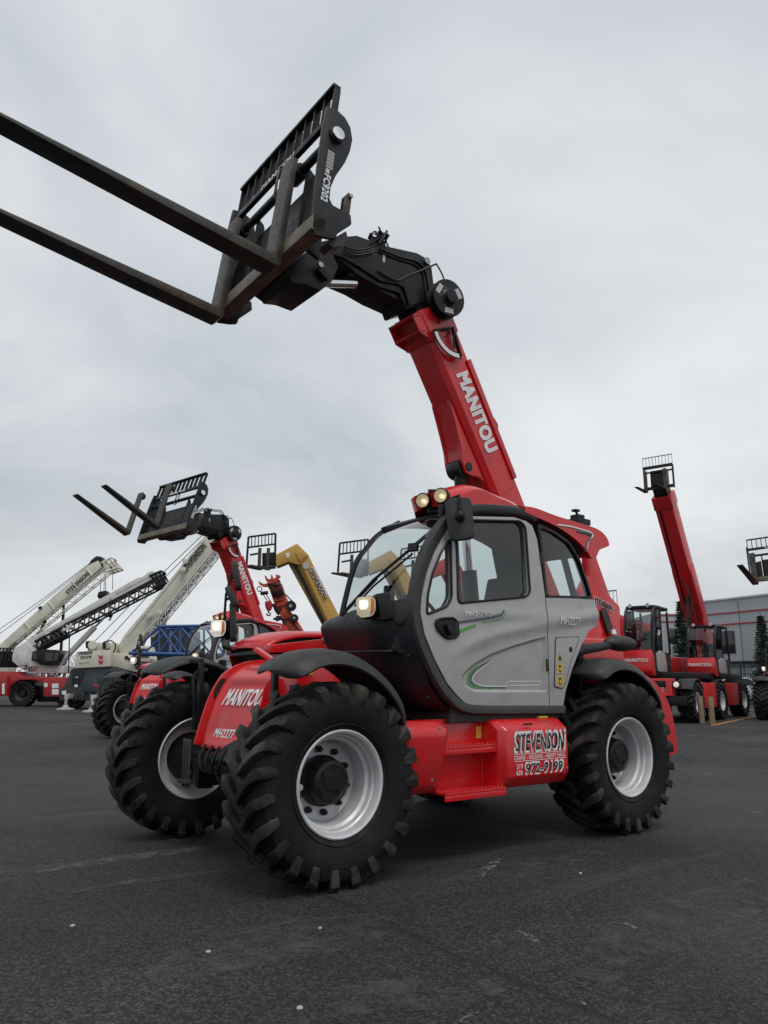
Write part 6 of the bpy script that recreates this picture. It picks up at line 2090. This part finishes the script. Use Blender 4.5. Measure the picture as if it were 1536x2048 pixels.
o = MB().cyl((0, 0, 0), (0, 0, 1.35), 0.05, 10).ball((0, 0, 1.35), 0.05, 0.05, 0.03).build('marker_post', 'pad_steel', None)
o.location = (p_.x, p_.y, 0)
tag(o, 'thin pale marker post in front of the iron fence', 'post')

# ------------------------------------------------------------------ building
DB = 78.0
d_ = ray(1392, 1363)
K = CAM + d_ * (DB / d_.dot(FH))
K.z = 0
wdir = V((0.219, 0.976, 0))
bld = empty('warehouse', K, math.atan2(wdir.y, wdir.x))
tag(bld, 'long grey panel warehouse with two thin red stripes under its roof', 'building')
HB = 8.9
# local x along the wall (towards the camera on the right); the wall's front faces local +y or -y
toC = (CAM - K)
nsign = 1 if (MX.Rotation(-math.atan2(wdir.y, wdir.x), 3, 'Z') @ toC).y > 0 else -1
for k in range(9):
    x0_ = k * 6.0
    MB().box(x0_ + 0.05, x0_ + 5.95, 0 if nsign > 0 else -0.3, 0.3 if nsign > 0 else 0, 0, HB).build('wall_panel', 'wall_grey', bld, 0.02)
MB().box(-0.2, 54, -nsign * 12 if nsign > 0 else 0.05, -0.05 if nsign > 0 else 12, 0, HB - 0.2).build('wall_core', 'wall_grey', bld)
ys = lambda a, b: (nsign * a, nsign * b) if nsign > 0 else (nsign * b, nsign * a)
for z in (HB - 1.30, HB - 2.35):
    y_ = ys(0.30, 0.36)
    MB().box(0.0, 54, y_[0], y_[1], z, z + 0.13).build('red_stripe', 'crane_red', bld)
y_ = ys(0.28, 0.42)
MB().box(-0.05, 54, y_[0], y_[1], HB - 0.02, HB + 0.16).build('parapet_cap', 'decal_grey', bld, 0.02)
for x0_ in (2.1, 14.1, 26.1):
    y_ = ys(0.22, 0.34)
    f_ = MB().box(x0_, x0_ + 3.2, y_[0], y_[1], 3.9, 6.0).build('window', 'dark_glass', bld, 0.02)
    y_ = ys(0.33, 0.37)
    for xx in (x0_, x0_ + 1.07, x0_ + 2.13, x0_ + 3.14):
        MB().box(xx, xx + 0.06, y_[0], y_[1], 3.9, 6.0).build('mullion', 'black', f_)
y_ = ys(0.30, 0.9)
MB().box(3.0, 54, y_[0], y_[1], 3.0, 3.2).build('canopy', 'black', bld, 0.02)
for x0_ in (8.5, 30.0):
    y_ = ys(-6.0, -3.5)
    MB().box(x0_, x0_ + 3.0, y_[0], y_[1], HB - 0.1, HB + 1.1).build('roof_unit', 'decal_grey', bld, 0.05)
y_ = ys(0.24, 0.33)
MB().box(7.0, 10.6, y_[0], y_[1], 0, 2.9).build('dock_door', 'decal_grey', bld, 0.02)
# wing facing the camera
wg = Fr('warehouse_wing', 1340, DB + 1, 'grey warehouse wing with red stripes left of the spruce', 'building')
for k in range(6):
    u0 = 1300 + k * 16
    wg.slab('wall_panel', 'wall_grey', [(u0 + 0.3, 1227), (u0 + 15.7, 1227), (u0 + 15.7, 1390), (u0 + 0.3, 1390)], 0, 0.3, 0.01)
wg.slab('wall_core', 'wall_grey', [(1300, 1228), (1396, 1228), (1396, 1390), (1300, 1390)], 0.3, 9, 0.0)
for v_ in (1229, 1242):
    wg.slab('red_stripe', 'crane_red', [(1300, v_), (1396, v_), (1396, v_ + 2.2), (1300, v_ + 2.2)], -0.06, 0.0, 0.0)
wg.slab('window', 'dark_glass', [(1338, 1257), (1356, 1257), (1356, 1287), (1338, 1287)], -0.05, 0.02, 0.01)

# ------------------------------------------------------------------ iron fence
fe = Fr('iron_fence', 1440, 46, 'black iron picket fence in front of the warehouse', 'fence')
x0_, x1_ = fe.p(1330, 1363).x, fe.p(1560, 1363).x
for z in (0.25, 1.75, 2.15):
    MB().box(x0_, x1_, -0.02, 0.02, z, z + 0.05).build('fence_rail', 'black', fe.o)
n_ = int((x1_ - x0_) / 0.13)
pk = MB().box(-0.011, 0.011, -0.011, 0.011, 0.06, 2.34).build('picket', 'black', fe.o)
pk.location.x = x0_
for k in range(1, n_):
    child('picket', pk.data, fe.o, (x0_ + 0.13 * k, 0, 0))
po = MB().box(-0.04, 0.04, -0.04, 0.04, 0, 2.45).build('fence_post', 'black', fe.o)
po.location.x = x0_
for k in range(1, 4):
    child('fence_post', po.data, fe.o, (x0_ + (x1_ - x0_) * k / 3, 0, 0))

# ------------------------------------------------------------------ parked car behind the fence
cf = Fr('parked_car', 1470, 50, 'white car parked behind the iron fence', 'car')
prof = rounded([(-2.0, 0.35), (-2.05, 0.8), (-1.9, 1.0), (-1.2, 1.08), (-0.6, 1.55), (0.9, 1.6), (1.75, 1.1), (2.1, 1.0), (2.15, 0.4), (1.9, 0.3), (-1.8, 0.3)], 0.15, 3)
MB().prism(prof, 0, 1.75).build('car_body', 'car_white', cf.o, 0.08)
MB().prism(rounded([(-1.1, 1.08), (-0.55, 1.50), (0.85, 1.54), (1.55, 1.12)], 0.06), -0.012, 1.762).build('side_glass', 'dark_glass', cf.o)
MB().prism([(-1.28, 1.09), (-0.72, 1.52), (-0.66, 1.50), (-1.18, 1.07)], 0.15, 1.6).build('windscreen', 'dark_glass', cf.o)
for x in (-1.3, 1.35):
    for y, s_ in ((0.12, -1), (1.6, 1)):
        wheel(cf.o, x, y, s_, 0.2, False, 0, 0.5)
MB().box(-2.06, -1.98, 0.05, 0.5, 0.72, 0.88).build('headlamp', 'rim', cf.o, 0.02)

# ------------------------------------------------------------------ trees
def needle_mesh(h, r0, seed):
    q = random.Random(seed)
    m_ = MB()
    z = 0.5
    while z < h:
        t_ = z / h
        rad = r0 * (1 - t_) ** 0.85 + 0.05
        nb = int(12 + 16 * (1 - t_))
        for i in range(nb):
            a = q.uniform(0, 6.283)
            ln = rad * q.uniform(0.65, 1.12)
            dr = V((math.cos(a), math.sin(a), 0))
            sd_ = V((-math.sin(a), math.cos(a), 0))
            ns = max(3, int(ln / 0.13))
            for j in range(ns):
                f_ = (j + 0.6) / ns
                c = dr * ln * f_ + V((0, 0, z + 0.10 * f_ - 0.30 * ln * f_ * f_ + q.uniform(-0.04, 0.04)))
                w_ = 0.20 * (1 - 0.5 * f_) + 0.06
                for sg in (1, -1):
                    tip = c + (dr * 0.55 + sd_ * sg * q.uniform(0.5, 1.0)).normalized() * w_ * q.uniform(0.8, 1.4) + V((0, 0, q.uniform(-0.08, 0.02)))
                    m_.add([c - dr * 0.03 + V((0, 0, 0.02)), c + dr * 0.07, tip, c + V((0, 0, -0.05))], [(0, 1, 2), (0, 2, 3)])
        z += 0.12 + 0.03 * t_
    m_.add([(0, 0, h + 0.25), (0.05, 0, h - 0.15), (-0.03, 0.05, h - 0.15), (-0.03, -0.05, h - 0.15)], [(0, 1, 2), (0, 2, 3), (0, 3, 1)])
    return m_


for px_, D_, h_, r_, lb in ((1372, 48, 6.1, 1.15, 'dark green spruce behind the raised boom of the rotating telehandler'), (1534, 47, 5.2, 1.05, 'dark green spruce at the right edge before the warehouse')):
    f_ = Fr('spruce_tree', px_, D_, lb, 'tree', 'spruces before the warehouse')
    needle_mesh(h_, r_, int(px_)).build('crown', 'needles', f_.o, smooth=False)
    MB().cyl((0, 0, 0), (0, 0, h_ * 0.95), 0.11, 8, 0.02).build('trunk', 'bark', f_.o)


def bare(seed, h):
    q = random.Random(seed)
    m_ = MB()

    def grow(p, d, ln, r_, lev):
        e_ = p + d * ln
        mid = (p + e_) / 2 + V((q.uniform(-1, 1), q.uniform(-1, 1), 0)) * ln * 0.06
        m_.tube([p, mid, e_], [r_, r_ * 0.85, r_ * 0.65], 5 if lev < 2 else 3)
        if lev >= 5:
            return
        for i in range(3 if lev else 4):
            a = q.uniform(0, 6.283)
            t_ = q.uniform(0.5, 1.0) if i else 1.0
            nd = (d * 0.85 + V((math.cos(a), math.sin(a), 0.25)) * q.uniform(0.35, 0.75)).normalized()
            grow(p + d * ln * t_, nd, ln * q.uniform(0.6, 0.78), r_ * 0.58, lev + 1)
    grow(V((0, 0, 0)), V((0, 0, 1)), h * 0.30, h * 0.018, 0)
    return m_


bm_ = [bare(s_, 7.0).build('trunk', 'bark', None, smooth=False) for s_ in (3, 11)]
bdat = [o.data for o in bm_]
for o in bm_:
    bpy.data.objects.remove(o)
for i, (px_, D_, k, lb) in enumerate(((112, 92, 0.80, 'bare tree behind the black crane cab at far left'), (150, 98, 0.85, 'bare tree between the red crane and the grey engine housing'), (182, 100, 0.85, 'bare tree above the grey engine housing'), (250, 95, 0.8, 'bare tree behind the cream boom foot'), (335, 100, 0.75, 'bare tree below the blue lattice section'), (20, 100, 0.8, 'bare tree behind the crane at the left edge'), (1347, 56, 0.62, 'bare tree beside the black cab of the rotating telehandler'))):
    f_ = Fr('bare_tree', px_, D_, lb, 'tree', 'bare trees at the edge of the yard')
    c = child('trunk', bdat[i % 2], f_.o, (0, 0, 0), (0, 0, i * 1.3), (k, k, k))
# low hedge line far behind the yard
hg = MB()
for k in range(2600):
    u_ = rnd.uniform(-300, 1300)
    D_ = rnd.uniform(108, 122)
    d = ray(u_, 1363)
    p_ = CAM + d * (D_ / d.dot(FH))
    p_.z = 0
    h_ = rnd.uniform(1.0, 3.0) * (0.8 + 0.3 * math.sin(u_ * 0.02))
    a = rnd.uniform(0, 6.283)
    t_ = p_ + V((math.cos(a) * 0.6, math.sin(a) * 0.6, h_))
    sd_ = RH * 0.16
    hg.add([p_ - sd_, p_ + sd_, t_ + sd_ * 0.2, t_ - sd_ * 0.2], [(0, 1, 2, 3)])
ho_ = hg.build('hedge', 'bark', None, smooth=False)
ho_['kind'] = 'stuff'
ho_['label'] = 'brown leafless brush along the far edge of the yard'
ho_['category'] = 'brush'
